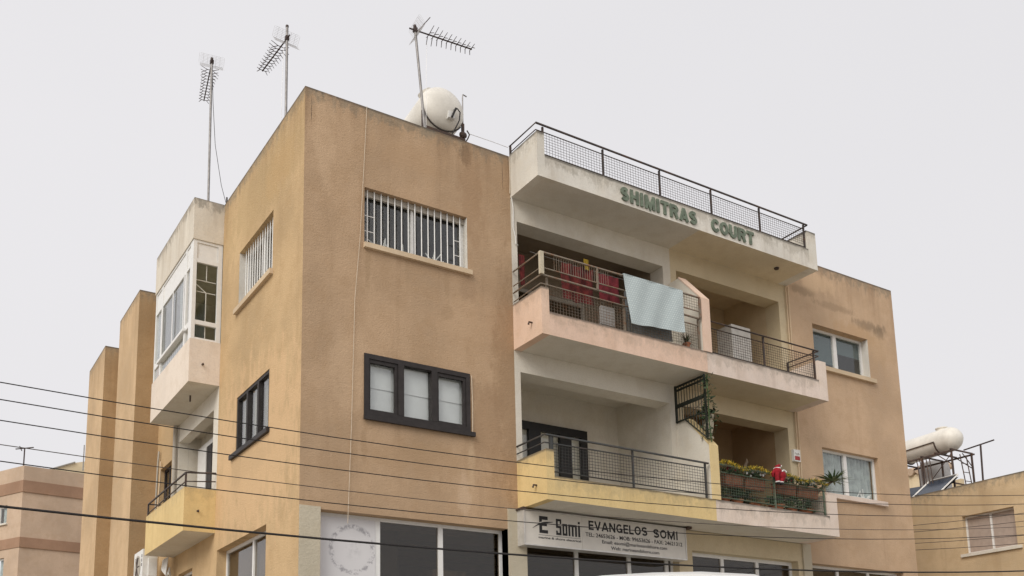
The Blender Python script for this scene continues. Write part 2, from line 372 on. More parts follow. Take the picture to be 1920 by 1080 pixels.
M['paving'] = plain('pale_paving', (.52,.50,.455), .9, var=.2, scale=2.5)
M['earth'] = plain('dry_ground', (.34,.30,.24), .95, var=.25, scale=.4)
M['paint_white'] = plain('road_marking_paint', (.7,.7,.68), .7, var=.15)

g = G('aqua_waffle_towel')                                   # printed weave: flat pattern only
chk = g.n('ShaderNodeTexBrick'); chk.inputs['Scale'].default_value = 9; chk.inputs['Mortar Size'].default_value = .10; chk.inputs['Row Height'].default_value = .42
chk.inputs['Color1'].default_value = (.56,.625,.62,1); chk.inputs['Color2'].default_value = (.49,.56,.56,1); chk.inputs['Mortar'].default_value = (.41,.475,.485,1)
mp = g.n('ShaderNodeMapping'); mp.inputs['Rotation'].default_value = (R(90), 0, 0); g.l(g.pos, mp.inputs[0]); g.l(mp.outputs[0], chk.inputs['Vector'])
g.l(chk.outputs[0], g.b.inputs['Base Color']); g.b.inputs['Roughness'].default_value = .95
g.bump(g.noise(60, 3), .003); M['towel'] = g.m

g = G('shop_board_paper')                                    # white backing with a rubbed, smudged ring
x, y, z = g.xyz(); a = g.math('SUBTRACT', x, 1.0); b = g.math('SUBTRACT', z, LIFT-6.0)
r = g.math('ADD', g.math('SQRT', g.math('ADD', g.math('MULTIPLY', a, a), g.math('MULTIPLY', b, b))), g.math('MULTIPLY', g.noise(5, 6, .7), .12))
ring = g.math('MULTIPLY', g.ramp(r, .38, .43), g.ramp(r, .5, .45)); sm = g.math('MULTIPLY', ring, g.ramp(g.noise(14, 5, .7), .45, .6))
sm2 = g.math('MULTIPLY', g.ramp(r, .3, .12), g.ramp(g.noise(10, 6, .7), .45, .65))
c = g.mix(g.math('MULTIPLY', sm, .75), (.66,.645,.65), (.25,.24,.26)); c = g.mix(g.math('MULTIPLY', sm2, .4), c, (.4,.39,.4))
g.l(c, g.b.inputs['Base Color']); g.b.inputs['Roughness'].default_value = .5; M['board'] = g.m

# ------------------------------------------------------------------ ground, road, pavement
GZ = -LIFT
def struct(name, mb, mat): return solo(name, mb, mat, None, None, (0, 0, GZ), kind='structure')
struct('ground', MB().quad((-900,-900,GZ-.03),(900,-900,GZ-.03),(900,900,GZ-.03),(-900,900,GZ-.03)), M['earth'])
struct('road', MB().box(-300,300,-13.2,-3.4,GZ-.025,GZ), M['asphalt'])
struct('pavement', MB().box(-300,300,-3.4,-.02,GZ-.025,GZ+.12), M['paving'])
struct('opposite_pavement', MB().box(-300,300,-17.5,-13.2,GZ-.025,GZ+.12), M['paving'])
mk = MB()
for i in range(-30, 31): mk.box(i*5, i*5+2.2, -8.36, -8.24, GZ+.002, GZ+.006)
solo('road_marking', mk, M['paint_white'], None, None, (0,0,GZ), kind='structure')

# ------------------------------------------------------------------ the apartment building
B = thing('apartment_building', 'three-storey tan rendered apartment building with stacked balconies and green lettering', 'building', (8, 8, GZ))
xL, xB, xR, xc = 4.19, 11.93, 15.95, 8.27
yp = -.933
W1 = (1.117, 3.204, -.62, .443); W2 = (1.117, 3.204, -3.725, -2.63)
R1 = (12.758, 14.80, -.67, .387); R2 = (12.758, 14.80, -3.79, -2.668)
U1 = (1.49, 3.42, -.765, .418); U2 = (1.53, 3.36, -3.70, -2.605); US = (1.536, 4.377, GZ+.15, -5.4175)
part('facade_wall', wall(front, 0, xL, GZ, 2.0, [W1, W2, (.361, 3.959, GZ+.15, -5.4207)], mit0=True), M['tan_front'], B)
part('facade_wall', wall(front, xB, xR, GZ, 1.95, [R1, R2, (12.07, 15.4, GZ+.15, -5.455)]), M['tan_right'], B)
part('side_wall', wall(side, 0, 4.54, GZ, 2.0, [U1, U2, US], mit0=True), M['tan_side'], B)
SW = (6.10, 7.2, -6.3, -5.50)
part('side_wall', wall(side, 4.54, 7.69, GZ, -5.04, [SW]), M['tan_side'], B)
part('side_wall', wall(side, 7.69, 9.55, GZ, 2.0, [(8.15, 9.2, -4.6, -2.66)]), M['tan_side'], B)
part('side_wall', wall(side, 11.8, 13.75, GZ, 2.0), M['tan_side'], B)
part('loggia_wall', wall(side, 4.54, 7.69, -5.04, -1.99, [(4.87, 7.55, -4.75, -2.40)], t=.22), M['white_wall'], B)
part('rear_wall', MB().box(0, xR, 16.1, 16.35, GZ, 1.95), M['tan_fin'], B)
part('end_wall', MB().box(xR-.25, xR, .25, 16.1, GZ, 1.95), M['tan_right'], B)
part('wing_wall', MB().box(xB, xB+.25, .25, 4, 1.127, 1.95), M['tan_right'], B)
part('wing_wall', MB().box(xL-.25, xL, .25, 4, 1.127, 2.0), M['tan_front'], B)
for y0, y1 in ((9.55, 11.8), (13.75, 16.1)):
    b = MB().box(-.59, .25, y0, y1, GZ, 2.0); b.m[2] = 1          # street-facing side is a darker brown than the flanks
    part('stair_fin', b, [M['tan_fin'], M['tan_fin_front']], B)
rf = MB(); rf.box(.25, xL-.25, .25, 16.1, 1.5, 1.7); rf.box(xL-.25, xB, .4, 16.1, 1.3, 1.5); rf.box(xB+.25, xR-.25, .25, 16.1, 1.5, 1.7)
part('roof_slab', rf, M['roof'], B)
part('corner_pillar', MB().box(0.002, .361, -.014, -.002, GZ, -5.385), M['pillar'], B)
part('pillar', MB().box(3.959, 4.35, -.03, .25, GZ, -5.04), M['pillar'], B)
part('pillar', MB().box(11.80, 12.07, -.03, .25, GZ, -5.04), M['pillar'], B)

# shop front wall beneath the balconies
part('shop_wall', wall(front, 4.351, 11.799, GZ, -5.04, [(4.36, 8.10, GZ+.15, -5.5), (8.467, 11.66, GZ+.15, -5.45)], t=.24, w0=.01), M['cream_wall'], B)

def room(F, u0, u1, v0, v1, w0, w1, mat, name='room'):
    b = MB(F)
    b.quad((u0,w1,v0),(u1,w1,v0),(u1,w1,v1),(u0,w1,v1)); b.quad((u0,w0,v0),(u0,w1,v0),(u0,w1,v1),(u0,w0,v1)); b.quad((u1,w0,v0),(u1,w0,v1),(u1,w1,v1),(u1,w1,v0))
    b.quad((u0,w0,v0),(u1,w0,v0),(u1,w1,v0),(u0,w1,v0)); b.quad((u0,w0,v1),(u0,w1,v1),(u1,w1,v1),(u1,w0,v1))
    return part(name, b, mat, B)
def window(F, u0, u1, v0, v1, wd, fw, mat, splits=(), ft=.06, pane='pane', mull=None, sill=None, name='window', pane_at=None):
    """Outer frame (the part), then mullions, panes and a sill as sub-parts."""
    pa = ft*.45 if pane_at is None else pane_at
    b = MB(F); b.box(u0,u1,wd,wd+ft,v1-fw,v1); b.box(u0,u1,wd,wd+ft,v0,v0+fw); b.box(u0,u0+fw,wd,wd+ft,v0+fw,v1-fw); b.box(u1-fw,u1,wd,wd+ft,v0+fw,v1-fw)
    o = part(name, b, M[mat], B); mull = mull or fw; e = [u0+fw]
    for s in splits:
        part('mullion', MB(F).box(s-mull/2, s+mull/2, wd-.004, wd+ft, v0+fw+.001, v1-fw-.001), M[mat], o); e += [s-mull/2, s+mull/2]
    e.append(u1-fw)
    for i in range(0, len(e), 2):
        part('pane', MB(F).box(e[i]+.001, e[i+1]-.001, wd+pa, wd+pa+.006, v0+fw+.001, v1-fw-.001), M[pane], o)
    if sill:
        su0, su1, sz0, sz1, out, sm = sill
        part('sill', MB(F).box(su0, su1, -out, wd-.006, sz0, sz1), M[sm], o)
    return o
def curtain(F, o, u0, u1, v0, v1, wd, mat, waves=6, amp=.03, name='curtain'):
    b = MB(F); n = waves*6
    for i in range(n):
        a, c = u0+(u1-u0)*i/n, u0+(u1-u0)*(i+1)/n
        p, q = wd+amp*math.sin(i/6*6.283+.4*math.sin(i)), wd+amp*math.sin((i+1)/6*6.283+.4*math.sin(i+1))
        b.quad((a,p,v0),(c,q,v0),(c,q,v1),(a,p,v1))
    return part(name, b, M[mat], o, smooth=True)

# barred top-floor window on the front
w1 = window(front, W1[0]+.001, W1[1]-.001, W1[2]+.06, W1[3]-.001, .15, .055, 'white_frame', [2.13], sill=(1.10, 3.27, -.71, W1[2]+.0, .07, 'sill'))
part('shutter_box', MB().box(W1[0]+.002, W1[1]-.002, .10, .15, .335, W1[3]-.003), M['pvc_grey'], w1)
bar = part('bar', MB().tube((1.205, .07, W1[2]-.0), (1.205, .07, W1[3]), .011, 6), M['white_frame'], w1)
repeat('bar', bar, w1, [(k*.1345, 0, 0) for k in range(1, 15)])
for z0 in (-.34, -.05):
    for a, b_ in ((1.12, 1.34), (2.96, 3.10)): part('cross_bar', MB().tube((a, .075, z0), (b_, .075, z0), .009, 5), M['white_frame'], w1)
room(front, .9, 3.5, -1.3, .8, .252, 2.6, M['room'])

# dark bronze window on the front
w2 = window(front, W2[0]+.001, W2[1]-.001, W2[2]-.0, W2[3]-.001, -.025, .085, 'bronze', [1.81, 2.47], ft=.14, mull=.11, pane_at=.095)
for a, b_ in ((1.205, 1.75), (2.53, 3.115)):                  # opening casements sit inside the fixed frame
    s = MB(); s.box(a,b_,-.006,.05,W2[3]-.15,W2[3]-.0885); s.box(a,b_,-.006,.05,W2[2]+.0885,W2[2]+.12); s.box(a,a+.03,-.006,.05,W2[2]+.12,W2[3]-.15); s.box(b_-.05,b_,-.006,.05,W2[2]+.12,W2[3]-.15)
    part('casement', s, M['bronze'], w2)
part('sill', MB().box(1.10, 3.275, -.075, -.026, -3.81, -3.73), M['bronze'], w2)
bl = MB()
zs = [-3.70,-3.45,-3.18,-2.66]
for a, b_ in ((1.13,1.80),(1.82,2.46),(2.48,3.19)):
    for i, (p, q) in enumerate(zip(zs[:-1], zs[1:])): bl.box(a+.03, b_-.03, .122+.014*(i % 2), .127+.014*(i % 2), p, q+.02)
part('blind', bl, M['blind'], w2)
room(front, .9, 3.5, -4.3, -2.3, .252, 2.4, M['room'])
part('wire_tail', MB().path([(3.23,-.03,-2.66),(3.24,-.035,-3.2),(3.235,-.03,-3.72)], .008, 5), M['pale_cord'], w2)

# windows of the right block
r1 = window(front, R1[0]+.001, R1[1]-.001, R1[2]+.02, R1[3]-.001, .19, .055, 'white_frame', [13.77], mull=.12, sill=(12.70, 14.93, -.755, R1[2]+.015, .08, 'sill'))
part('blind', MB().box(12.80, 13.72, .252, .258, -.42, .34), M['blue_blind'], r1); part('blind', MB().box(13.83, 14.75, .252, .258, -.08, .34), M['blue_blind'], r1)
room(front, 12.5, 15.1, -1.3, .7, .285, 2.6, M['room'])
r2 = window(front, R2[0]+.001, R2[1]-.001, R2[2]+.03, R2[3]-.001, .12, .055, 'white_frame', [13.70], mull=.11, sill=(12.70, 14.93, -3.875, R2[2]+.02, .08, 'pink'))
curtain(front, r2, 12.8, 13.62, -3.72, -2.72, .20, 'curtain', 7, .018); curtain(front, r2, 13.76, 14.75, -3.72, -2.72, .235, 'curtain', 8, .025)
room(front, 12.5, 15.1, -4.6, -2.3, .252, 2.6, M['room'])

def reveal(F, o, u0, u1, v0, v1, wd, far, mat='white_frame'):
    b = MB(F)
    if far: b.box(u1-.004, u1-.0008, .002, wd, v0+.03, v1-.006)
    part('reveal_lining', b, M[mat], o)
reveal(front, w1, *W1, .149, True, 'sill_white'); reveal(front, r1, *R1, .189, True, 'sill_white')
# windows of the side wall
u1 = window(side, U1[0]+.001, U1[1]-.001, U1[2]+.02, U1[3]-.001, .17, .055, 'white_frame', [2.45], sill=(1.44, 3.53, -.85, U1[2]+.015, .07, 'sill'))
bar = part('bar', MB(side).tube((1.62, .09, U1[2]), (1.62, .09, U1[3]), .012, 6), M['white_frame'], u1)
repeat('bar', bar, u1, [(0, k*.1375, 0) for k in range(1, 13)])
reveal(side, u1, *U1, .169, True, 'sill_white')
room(side, 1.2, 3.7, -1.2, .8, .252, 2.4, M['room'])
u2 = window(side, U2[0]+.001, U2[1]-.001, U2[2], U2[3]-.001, .012, .06, 'bronze', [2.15, 2.76], ft=.10, mull=.085)
part('sill', MB(side).box(1.46, 3.60, -.06, -.004, -3.79, -3.705), M['bronze'], u2)
curtain(side, u2, 1.56, 3.33, -3.66, -2.63, .15, 'beige_curtain', 9, .012)
room(side, 1.2, 3.7, -4.4, -2.3, .252, 2.4, M['room'])
us = window(side, US[0]+.001, US[1]-.001, US[2], US[3]-.001, .19, .06, 'white_frame', [2.75], mull=.07, pane='dark_pane', name='shop_window')
room(side, 1.3, 4.4, GZ+.1, -5.1, .252, 2.4, M['room'])
uw = window(side, SW[0]+.001, SW[1]-.001, SW[2], SW[3]-.001, .12, .05, 'white_frame')
room(side, 6.0, 7.3, -6.6, -5.3, .252, 1.2, M['room'])
bd = window(side, 8.151, 9.199, -4.6, -2.661, .10, .06, 'bronze', [8.7], name='balcony_door', pane='dark_pane')
room(side, 7.8, 9.5, -4.8, -2.3, .252, 2.0, M['room'])

# shop windows under the balconies
sa = window(front, .362, 3.958, GZ+.16, -5.4215, .20, .06, 'white_frame', [1.47, 2.68], mull=.09, pane='dark_pane', name='shop_window')
part('paper_board', MB().box(.424, 1.424, .186, .193, -8.2, -5.483), M['board'], sa)
part('transom', MB().box(.423, 3.897, .194, .2, -6.62, -6.57), M['white_frame'], sa)
sb = window(front, 4.361, 8.099, GZ+.16, -5.501, .20, .06, 'white_frame', [5.64, 6.94, 7.93], mull=.085, pane='dark_pane', name='shop_window')
sc_ = window(front, 8.468, 11.659, GZ+.16, -5.451, .20, .075, 'white_frame', [9.50, 10.55], mull=.085, pane='dark_pane', name='shop_window')
sd = window(front, 12.08, 15.399, GZ+.16, -5.456, .20, .06, 'white_frame', [13.2, 14.3], mull=.08, pane='dark_pane', name='shop_window')
room(front, .3, 11.9, GZ+.1, -5.2, .275, 5.0, M['shop_room']); room(front, 12.0, 15.6, GZ+.1, -5.2, .275, 5.0, M['shop_room'])
for k in range(5): part('ceiling_beam', MB().box(.32, 11.88, .75+.85*k, .95+.85*k, -5.45, -5.202), M['shop_room'], B)
for x0, x1, zt_ in ((1.7, 2.5, -6.5), (2.9, 3.6, -6.1), (4.6, 5.4, -6.4), (6.0, 6.7, -6.15), (7.1, 7.8, -6.6), (8.9, 9.6, -6.3), (10.1, 11.2, -6.1), (12.6, 13.4, -6.2)):
    part('shelf_unit', MB().box(x0, x1, .9, 1.4, GZ+.12, zt_), M['shelf'], B)

# front loggias: framing walls, inner rooms
for z0, z1, h in ((-1.755, 1.126, .672), (-4.82, -1.972, -2.38)):
    part('loggia_wall', wall(front, xL, xc, z0, z1, [(4.325, 8.06, z0, h)], t=.40), M['white_wall'], B)
    part('loggia_wall', wall(front, xc, xB, z0, z1, [(8.44, 11.63, z0, h)], t=.40, w0=.002), M['cream_wall'], B)
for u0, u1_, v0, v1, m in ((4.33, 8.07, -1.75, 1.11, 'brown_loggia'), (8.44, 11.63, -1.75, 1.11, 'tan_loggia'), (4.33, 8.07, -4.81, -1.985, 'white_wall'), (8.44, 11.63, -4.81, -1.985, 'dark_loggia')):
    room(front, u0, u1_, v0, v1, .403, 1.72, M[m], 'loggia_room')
dl = window(front, 4.34, 7.13, -4.80, -2.69, 1.62, .17, 'black_frame', [5.75, 6.55], ft=.08, mull=.3, name='balcony_door')
room(front, 4.34, 7.13, -4.8, -2.69, 1.705, 1.9, M['room'], 'door_backing')
dk = window(front, 4.6, 7.2, -1.74, .25, 1.64, .08, 'pvc_grey', [5.9], name='balcony_door', pane='dark_pane')
dr = window(front, 9.0, 10.6, -1.74, .25, 1.64, .08, 'white_frame', [9.8], name='balcony_door', pane='dark_pane')
dq = window(front, 9.3, 10.9, -4.80, -2.75, 1.64, .08, 'bronze', [10.1], name='balcony_door', pane='dark_pane')
part('storage_cabinet', MB().box(10.34, 10.95, .30, .75, -1.5, -.03), M['cabinet'], B)

# ---------------- balconies
def balcony(n1, n4, n2, left, right, sl, sr, name='balcony', depth_in=0.0):
    a = part(name, MB().box(4.36, xc, yp, -.78, n1, n4, 0, under=1), [M[left], M[sl]], B)
    part('balcony_end_wall', MB().prism([(yp, n1), (0-.001, n1), (0-.001, n2), (yp, n2)], xL, 4.3595), M[left+'_end'], a)
    part('slab', MB().box(4.36, xc, -.7795, -.001, n1, n1+.2), M[sl], a)
    b = part(name, MB().box(xc, 11.66, yp+.001, -.78, n1, n4, 0, under=1), [M[right], M[sr]], B)
    part('balcony_end_wall', MB().prism([(yp+.001, n1), (0-.001, n1), (0-.001, n2), (yp+.001, n2)], 11.6605, xB), M[right+'_end'], b)
    part('slab', MB().box(xc, 11.66, -.7795, -.001, n1, n1+.2), M[sr], b)
    return a, b
ba, bb = balcony(1.126, 1.582, 2.03, 'terrace', 'terrace', 'soffit', 'soffit_cream', 'roof_terrace')
b2a, b2b = balcony(-1.972, -1.525, -1.069, 'peach', 'pink', 'soffit', 'soffit_cream')
b1a, b1b = balcony(-5.036, -4.60, -4.12, 'yellow', 'pink_low', 'soffit', 'soffit')
# divider fins between neighbours: white flank, front edge in the balcony's colour
for zt, zs_, zb, col in ((.30, -.38, -1.525, 'peach'), (-2.80, -3.49, -4.60, 'yellow')):
    d = part('divider_wall', MB().prism([(-.001, zb-.15), (-.915, zb-.15), (-.915, zs_), (-.30, zt), (-.001, zt)], 8.20, 8.40), M['white_wall'], B)
    e = MB(); e.box(8.19, 8.41, -.945, -.9155, zb, zs_); e.prism([(-.945, zs_), (-.9155, zs_), (-.30, zt+.002), (-.31, zt+.03)], 8.19, 8.41)
    part('edge_cap', e, M[col+'_cap'], d)
# small outlet spouts of the balconies
for p in ((xL, -.62, -1.66), (xL, -.62, -4.72), (-.36, 4.54, -1.6), (-.36, 4.54, -4.63)):
    f = MB()
    if p[0] == xL: f.path([(p[0]+.02,p[1],p[2]),(p[0]-.07,p[1],p[2]),(p[0]-.085,p[1],p[2]-.05)], .018, 6)
    else: f.path([(p[0],p[1]+.02,p[2]),(p[0],p[1]-.07,p[2]),(p[0],p[1]-.085,p[2]-.03)], .018, 6)
    part('spout', f, M['rust'], B)
# enclosed balcony on the side (top floor)
xb, yl, yb = -.6255, 4.54, 7.69
eb = part('enclosed_balcony', MB().box(xb, -.001, yl, yb, -1.99, -1.075, 0, under=1), [M['pink_box'], M['soffit']], B)
e2 = MB(); e2.box(xb, -.001, yl, yb, 1.09, 1.7); e2.box(xb, xb+.15, yl, yb, 1.7, 2.0); e2.box(xb+.15, -.001, yl, yl+.15, 1.7, 2.0); e2.box(xb+.15, -.001, yb-.15, yb, 1.7, 2.0)
part('roof_band', e2, M['cream_box'], eb)
gf = MB()                                                     # glazing frame
y0, y1 = yl+.02, yb-.02; xo = xb+.02
for (a, c) in ((xo, xo+.075), (-.095, -.003)): gf.box(a, c, y0, y0+.07, -1.073, 1.088)
for (d, e) in ((-1.073, -1.03), (-.745, -.655), (.60, .68), (1.03, 1.088)): gf.box(xo+.0755, -.0955, y0+.003, y0+.06, d, e)
part('glazing_frame', gf, M['white_frame'], eb)
part('top_panel', MB().box(xo+.08, -.1, y0+.025, y0+.04, .682, 1.028), M['white_frame'], eb)
for (d, e) in ((-1.028, -.747), (-.653, .598)): part('pane', MB().box(xo+.078, -.098, y0+.03, y0+.036, d, e), M['pane'], eb)
gr = MB()                                                     # welded grille behind the small panes
for q in (((-.30,-1.03),(-.30,-.75)), ((-.30,-.65),(-.30,.0)), ((-.30,.27),(-.30,.6)), ((-.53,.25),(-.1,.25)), ((-.53,.0),(-.1,.0)), ((-.53,.17),(-.30,-.0))):
    gr.tube((q[0][0], y0+.09, q[0][1]), (q[1][0], y0+.09, q[1][1]), .011, 5)
part('grille', gr, M['white_frame'], eb)
sf = MB()
for (a, c) in ((y0+.071, y0+.22), (5.04, 5.14), (7.02, 7.12), (y1-.07, y1)): sf.box(xo, xo+.06, a, c, -1.073, 1.088)
for (a, c) in ((y0+.2205, 5.0395), (5.1405, 7.0195), (7.1205, y1-.0705)):
    sf.box(xo+.003, xo+.055, a, c, -1.073, -1.05); sf.box(xo+.003, xo+.055, a, c, -.76, -.64); sf.box(xo+.003, xo+.055, a, c, .55, .60); sf.box(xo+.003, xo+.055, a, c, 1.04, 1.088)
    part('top_panel', MB().box(xo+.02, xo+.035, a, c, .602, 1.038), M['white_frame'], eb)
    part('pane', MB().box(xo+.025, xo+.031, a, c, -1.048, -.762), M['pane'], eb); part('pane', MB().box(xo+.025, xo+.031, a, c, -.638, .548), M['pane'], eb)
part('glazing_frame', sf, M['white_frame'], eb)
for q in (5.16, 6.05, 6.95): part('sash_stile', MB().box(xo-.012, xo-.0005, q, q+.05, -.63, .54), M['white_frame'], eb)
part('ledge', MB().box(xo-.05, xo-.002, 5.0, 7.2, -.76, -.70), M['white_frame'], eb)
for k in range(22): part('baluster', MB().tube((xo+.1, 5.2+k*.083, -1.07), (xo+.1, 5.2+k*.083, -.74), .008, 4), M['white_frame'], eb) if k % 2 == 0 else None
cb = MB()
for i in range(5): cb.box(-.54-.015*(i % 2), -.53-.015*(i % 2), 5.2+i*.11, 5.3+i*.11, -.62, .54)
for i in range(3): cb.box(-.54, -.53, 7.15+i*.16, 7.29+i*.16, -.62, .54)
part('curtain', cb, M['grey_curtain'], eb)
part('room', MB().quad((1.2,4.79,-1.0),(1.2,7.6,-1.0),(1.2,7.6,1.5),(1.2,4.79,1.5)).quad((-.45,7.66,-1.0),(1.2,7.66,-1.0),(1.2,7.66,1.5),(-.45,7.66,1.5)).quad((.0,4.80,-1.0),(1.2,4.80,-1.0),(1.2,4.80,1.5),(.0,4.80,1.5)).quad((-.59,4.6,1.085),(1.2,4.6,1.085),(1.2,7.6,1.085),(-.59,7.6,1.085)), M['room_green'], eb)
# lower side balcony
lb = part('balcony', MB().box(xb, -.001, yl, yb, -5.04, -4.85, 0, under=1), [M['yellow_end'], M['soffit']], B)
e2 = MB(); e2.box(xb, xb+.12, yl, yb, -4.85, -4.165); e2.box(xb+.12, -.001, yl, yl+.12, -4.85, -4.165); e2.box(xb+.12, -.001, yb-.12, yb, -4.85, -4.165)
part('parapet_wall', e2, M['yellow_end'], lb)
room(side, 4.87, 7.55, -4.84, -2.25, .222, .50, M['white_wall'], 'loggia_room')
lf = MB(); lf.box(.40, .47, 4.9, 5.02, -4.8, -2.55); lf.box(.40, .47, 7.3, 7.42, -4.8, -2.55); lf.box(.40, .47, 5.02, 7.3, -2.66, -2.55)
ld = part('balcony_door', lf, M['white_frame'], B)
part('sash', MB().box(.38, .399, 6.7, 7.28, -4.8, -2.67), M['white_frame'], ld); part('sash', MB().box(.39, .40, 6.3, 6.65, -4.8, -2.67), M['bronze'], ld)
part('pane', MB().box(.42, .426, 5.03, 6.29, -4.8, -2.67), M['dark_pane'], ld)
part('downpipe', MB().tube((-.07, 7.62, -1.99), (-.07, 7.62, -4.2), .05, 10), M['pvc_grey'], B, smooth=True)
part('downpipe', MB().path([(-.05, 9.2, -2.2), (-.06, 9.22, -2.5), (-.06, 9.3, -4.0), (-.06, 9.3, GZ)], .025, 8), M['pvc_grey'], B, smooth=True)
part('downpipe', MB().path([(-.05, 9.0, -2.5), (-.06, 8.95, -2.9), (-.06, 9.05, -3.6), (-.06, 9.05, GZ)], .018, 8), M['sill'], B, smooth=True)

# ---------------- railings
def rail_bar(p0, p1, r): return MB().tube(p0, p1, r, 4)
def railing(mat, toplines, lines, posts, grid=None, cell=.068, r=.016):
    """toplines/lines: polylines; posts: (x, y, z0, z1); grid: list of (x0, x1, z0, z1, y)."""
    o = part('railing', MB().path(toplines, r*1.25, 4), mat, B)
    for q in lines: part('rail', MB().path(q, r*.8, 4), mat, o)
    for (x, y, z0, z1) in posts: part('post', MB().box(x-.017, x+.017, y-.017, y+.017, z0, z1), mat, o)
    for (x0, x1, z0, z1, y) in grid or ():
        b = MB(); n = max(2, round((x1-x0)/cell)); k = max(2, round((z1-z0)/(cell*.8)))
        for i in range(n+1): xx = x0+(x1-x0)*i/n; b.tube((xx, y, z0), (xx, y, z1), .0042, 4, cap=False)
        for j in range(1, k): zz = z0+(z1-z0)*j/k; b.tube((x0, y-.006, zz), (x1, y-.006, zz), .0042, 4, cap=False)
        part('wire_mesh', b, mat, o, stuff=True, merge=False)
    return o
Y = -.86
px = [4.38, 5.82, 7.29, 8.73, 10.19, 11.63]
rt = railing(M['brown_rail'], [(4.2, -.0, 2.215), (4.2, -.9, 2.215), (11.72, -.9, 2.195)], [[(4.38, Y, 2.105), (11.63, Y, 2.095)], [(4.38, Y, 1.65), (11.63, Y, 1.65)],
    [(4.22, 0, 2.10), (4.22, -.86, 2.10), (4.38, -.86, 2.10)]], [(x, Y, 1.58, 2.20) for x in px] + [(4.2, -.03, 2.03, 2.2)],
    [(px[i]+.02, px[i+1]-.02, 1.66, 2.10, Y) for i in range(5)])
part('rail', MB().path([(11.72, -.9, 2.195), (11.72, -.02, 2.19)], .02, 4), M['brown_rail'], rt); part('rail', MB().path([(11.72, -.86, 2.08), (11.72, -.02, 2.08)], .014, 4), M['brown_rail'], rt)
# second floor, left flat: weathered railing with a raised extension and netting
ra = railing(M['beige_rail'], [(4.2, -.02, -.84), (4.2, -.93, -.84), (8.16, -.9, -.84)], [[(4.2, -.02, -1.02), (4.2, -.90, -1.00), (8.16, -.87, -.98)], [(4.36, Y, -1.505), (8.16, Y, -1.505)]],
    [(4.37, Y, -1.525, -.84), (6.19, Y, -1.525, -.84), (8.14, Y, -1.525, -.84)], [(4.39, 8.13, -1.49, -.98, Y)])
rx_ = railing(M['beige_rail'], [(4.2, -.02, -.41), (4.2, -.93, -.395), (8.16, -.93, -.395)], [[(4.2, -.02, -.70), (4.2, -.93, -.70), (8.16, -.93, -.70)]],
    [(5.50, -.93, -.83, -.40), (8.14, -.93, -.83, -.40)], [(7.6, 8.13, -.69, -.41, -.93)])
part('post', MB().box(4.17, 4.25, -.96, -.90, -.83, -.39), M['pillar'], rx_)
b = MB()
for i in range(24): b.tube((4.5+i*.055, -.93, -.70), (4.5+i*.055, -.93, -.40), .004, 4, cap=False)
part('wire_mesh', b, M['beige_rail'], rx_, stuff=True, merge=False)
# second floor, right flat
rb = railing(M['brown_rail'], [(8.43, -.9, -.825), (11.75, -.9, -.83), (11.75, -.02, -.81)], [[(8.44, Y, -.955), (11.63, Y, -.955)], [(8.44, Y, -1.475), (11.63, Y, -1.475)], [(11.63, -.9, -.95), (11.75, -.9, -.95), (11.75, -.02, -.93)]],
    [(8.445, Y, -1.525, -.83), (10.03, Y, -1.525, -.83), (11.63, Y, -1.525, -.83), (11.75, -.03, -1.07, -.81)], [(8.46, 10.01, -1.46, -.965, Y), (10.05, 11.61, -1.46, -.965, Y)])
# first floor, left flat
rc = railing(M['grey_rail'], [(4.2, -.0, -3.85), (4.2, -.9, -3.85), (8.16, -.9, -3.875)], [[(4.2, -.0, -3.99), (4.2, -.87, -3.99), (8.1, -.87, -3.97)], [(4.36, Y, -4.50), (8.1, Y, -4.50)]],
    [(4.38, Y, -4.60, -3.86), (6.235, Y, -4.60, -3.86), (8.10, Y, -4.60, -3.87)], [(4.4, 6.21, -4.49, -3.98, Y), (6.26, 8.09, -4.49, -3.98, Y)])
part('post', MB().box(4.31, 4.36, -.9, -.85, -4.12, -3.85), M['grey_rail'], rc)
# first floor, right flat (green)
rd = railing(M['green_rail'], [(8.43, -.9, -3.85), (11.65, -.9, -3.88)], [[(8.44, Y, -3.99), (11.6, Y, -4.02)], [(8.44, Y, -4.515), (11.6, Y, -4.515)]],
    [(8.445, Y, -4.6, -3.85), (10.06, Y, -4.6, -3.86), (11.6, Y, -4.6, -3.88)], [(8.46, 11.58, -4.5, -4.0, Y)])
# side balcony railing
re_ = railing(M['brown_rail'], [(-.01, 4.56, -3.82), (-.6, 4.56, -3.87), (-.6, 7.62, -3.89), (-.02, 7.62, -3.87)], [[(-.01, 4.56, -3.99), (-.6, 4.56, -4.05), (-.6, 7.62, -4.10), (-.02, 7.62, -4.08)]],
    [(-.6, 4.56, -4.165, -3.87), (-.6, 6.1, -4.165, -3.88), (-.6, 7.62, -4.165, -3.89)])
# pipes and wires fixed to the facade
for x0 in (11.87, 11.945):
    part('conduit', MB().path([(x0, -.035, 1.10), (x0, -.035, -1.2), (x0-.005, -.035, -3.7), (x0, -.035, -5.0)], .017, 6), M['sill'], B)
part('facade_cable', MB().path([(4.20,-.03,1.12),(4.23,-.03,.9),(4.22,-.03,.5),(4.26,-.035,.33),(4.27,-.03,.18),(4.33,-.02,.17)], .010, 5), M['plastic'], B)
part('facade_cable', MB().path([(4.175,-.02,1.98),(4.18,-.02,1.5),(4.17,-.02,1.2)], .010, 5), M['pale_cord'], B)
part('facade_cable', MB().path([(11.95,-.3,-4.75),(12.2,-.05,-4.83),(12.6,-.03,-4.84),(12.85,-.03,-4.76)], .016, 5), M['pale_cord'], B)
part('hanging_cord', MB().path([(1.149,-.02,2.0),(1.10,-.03,1.0),(1.02,-.03,-.6),(.931,-.03,-1.69),(.88,-.03,-4.0),(.82,-.04,-5.62)], .0055, 5), M['pale_cord'], B)
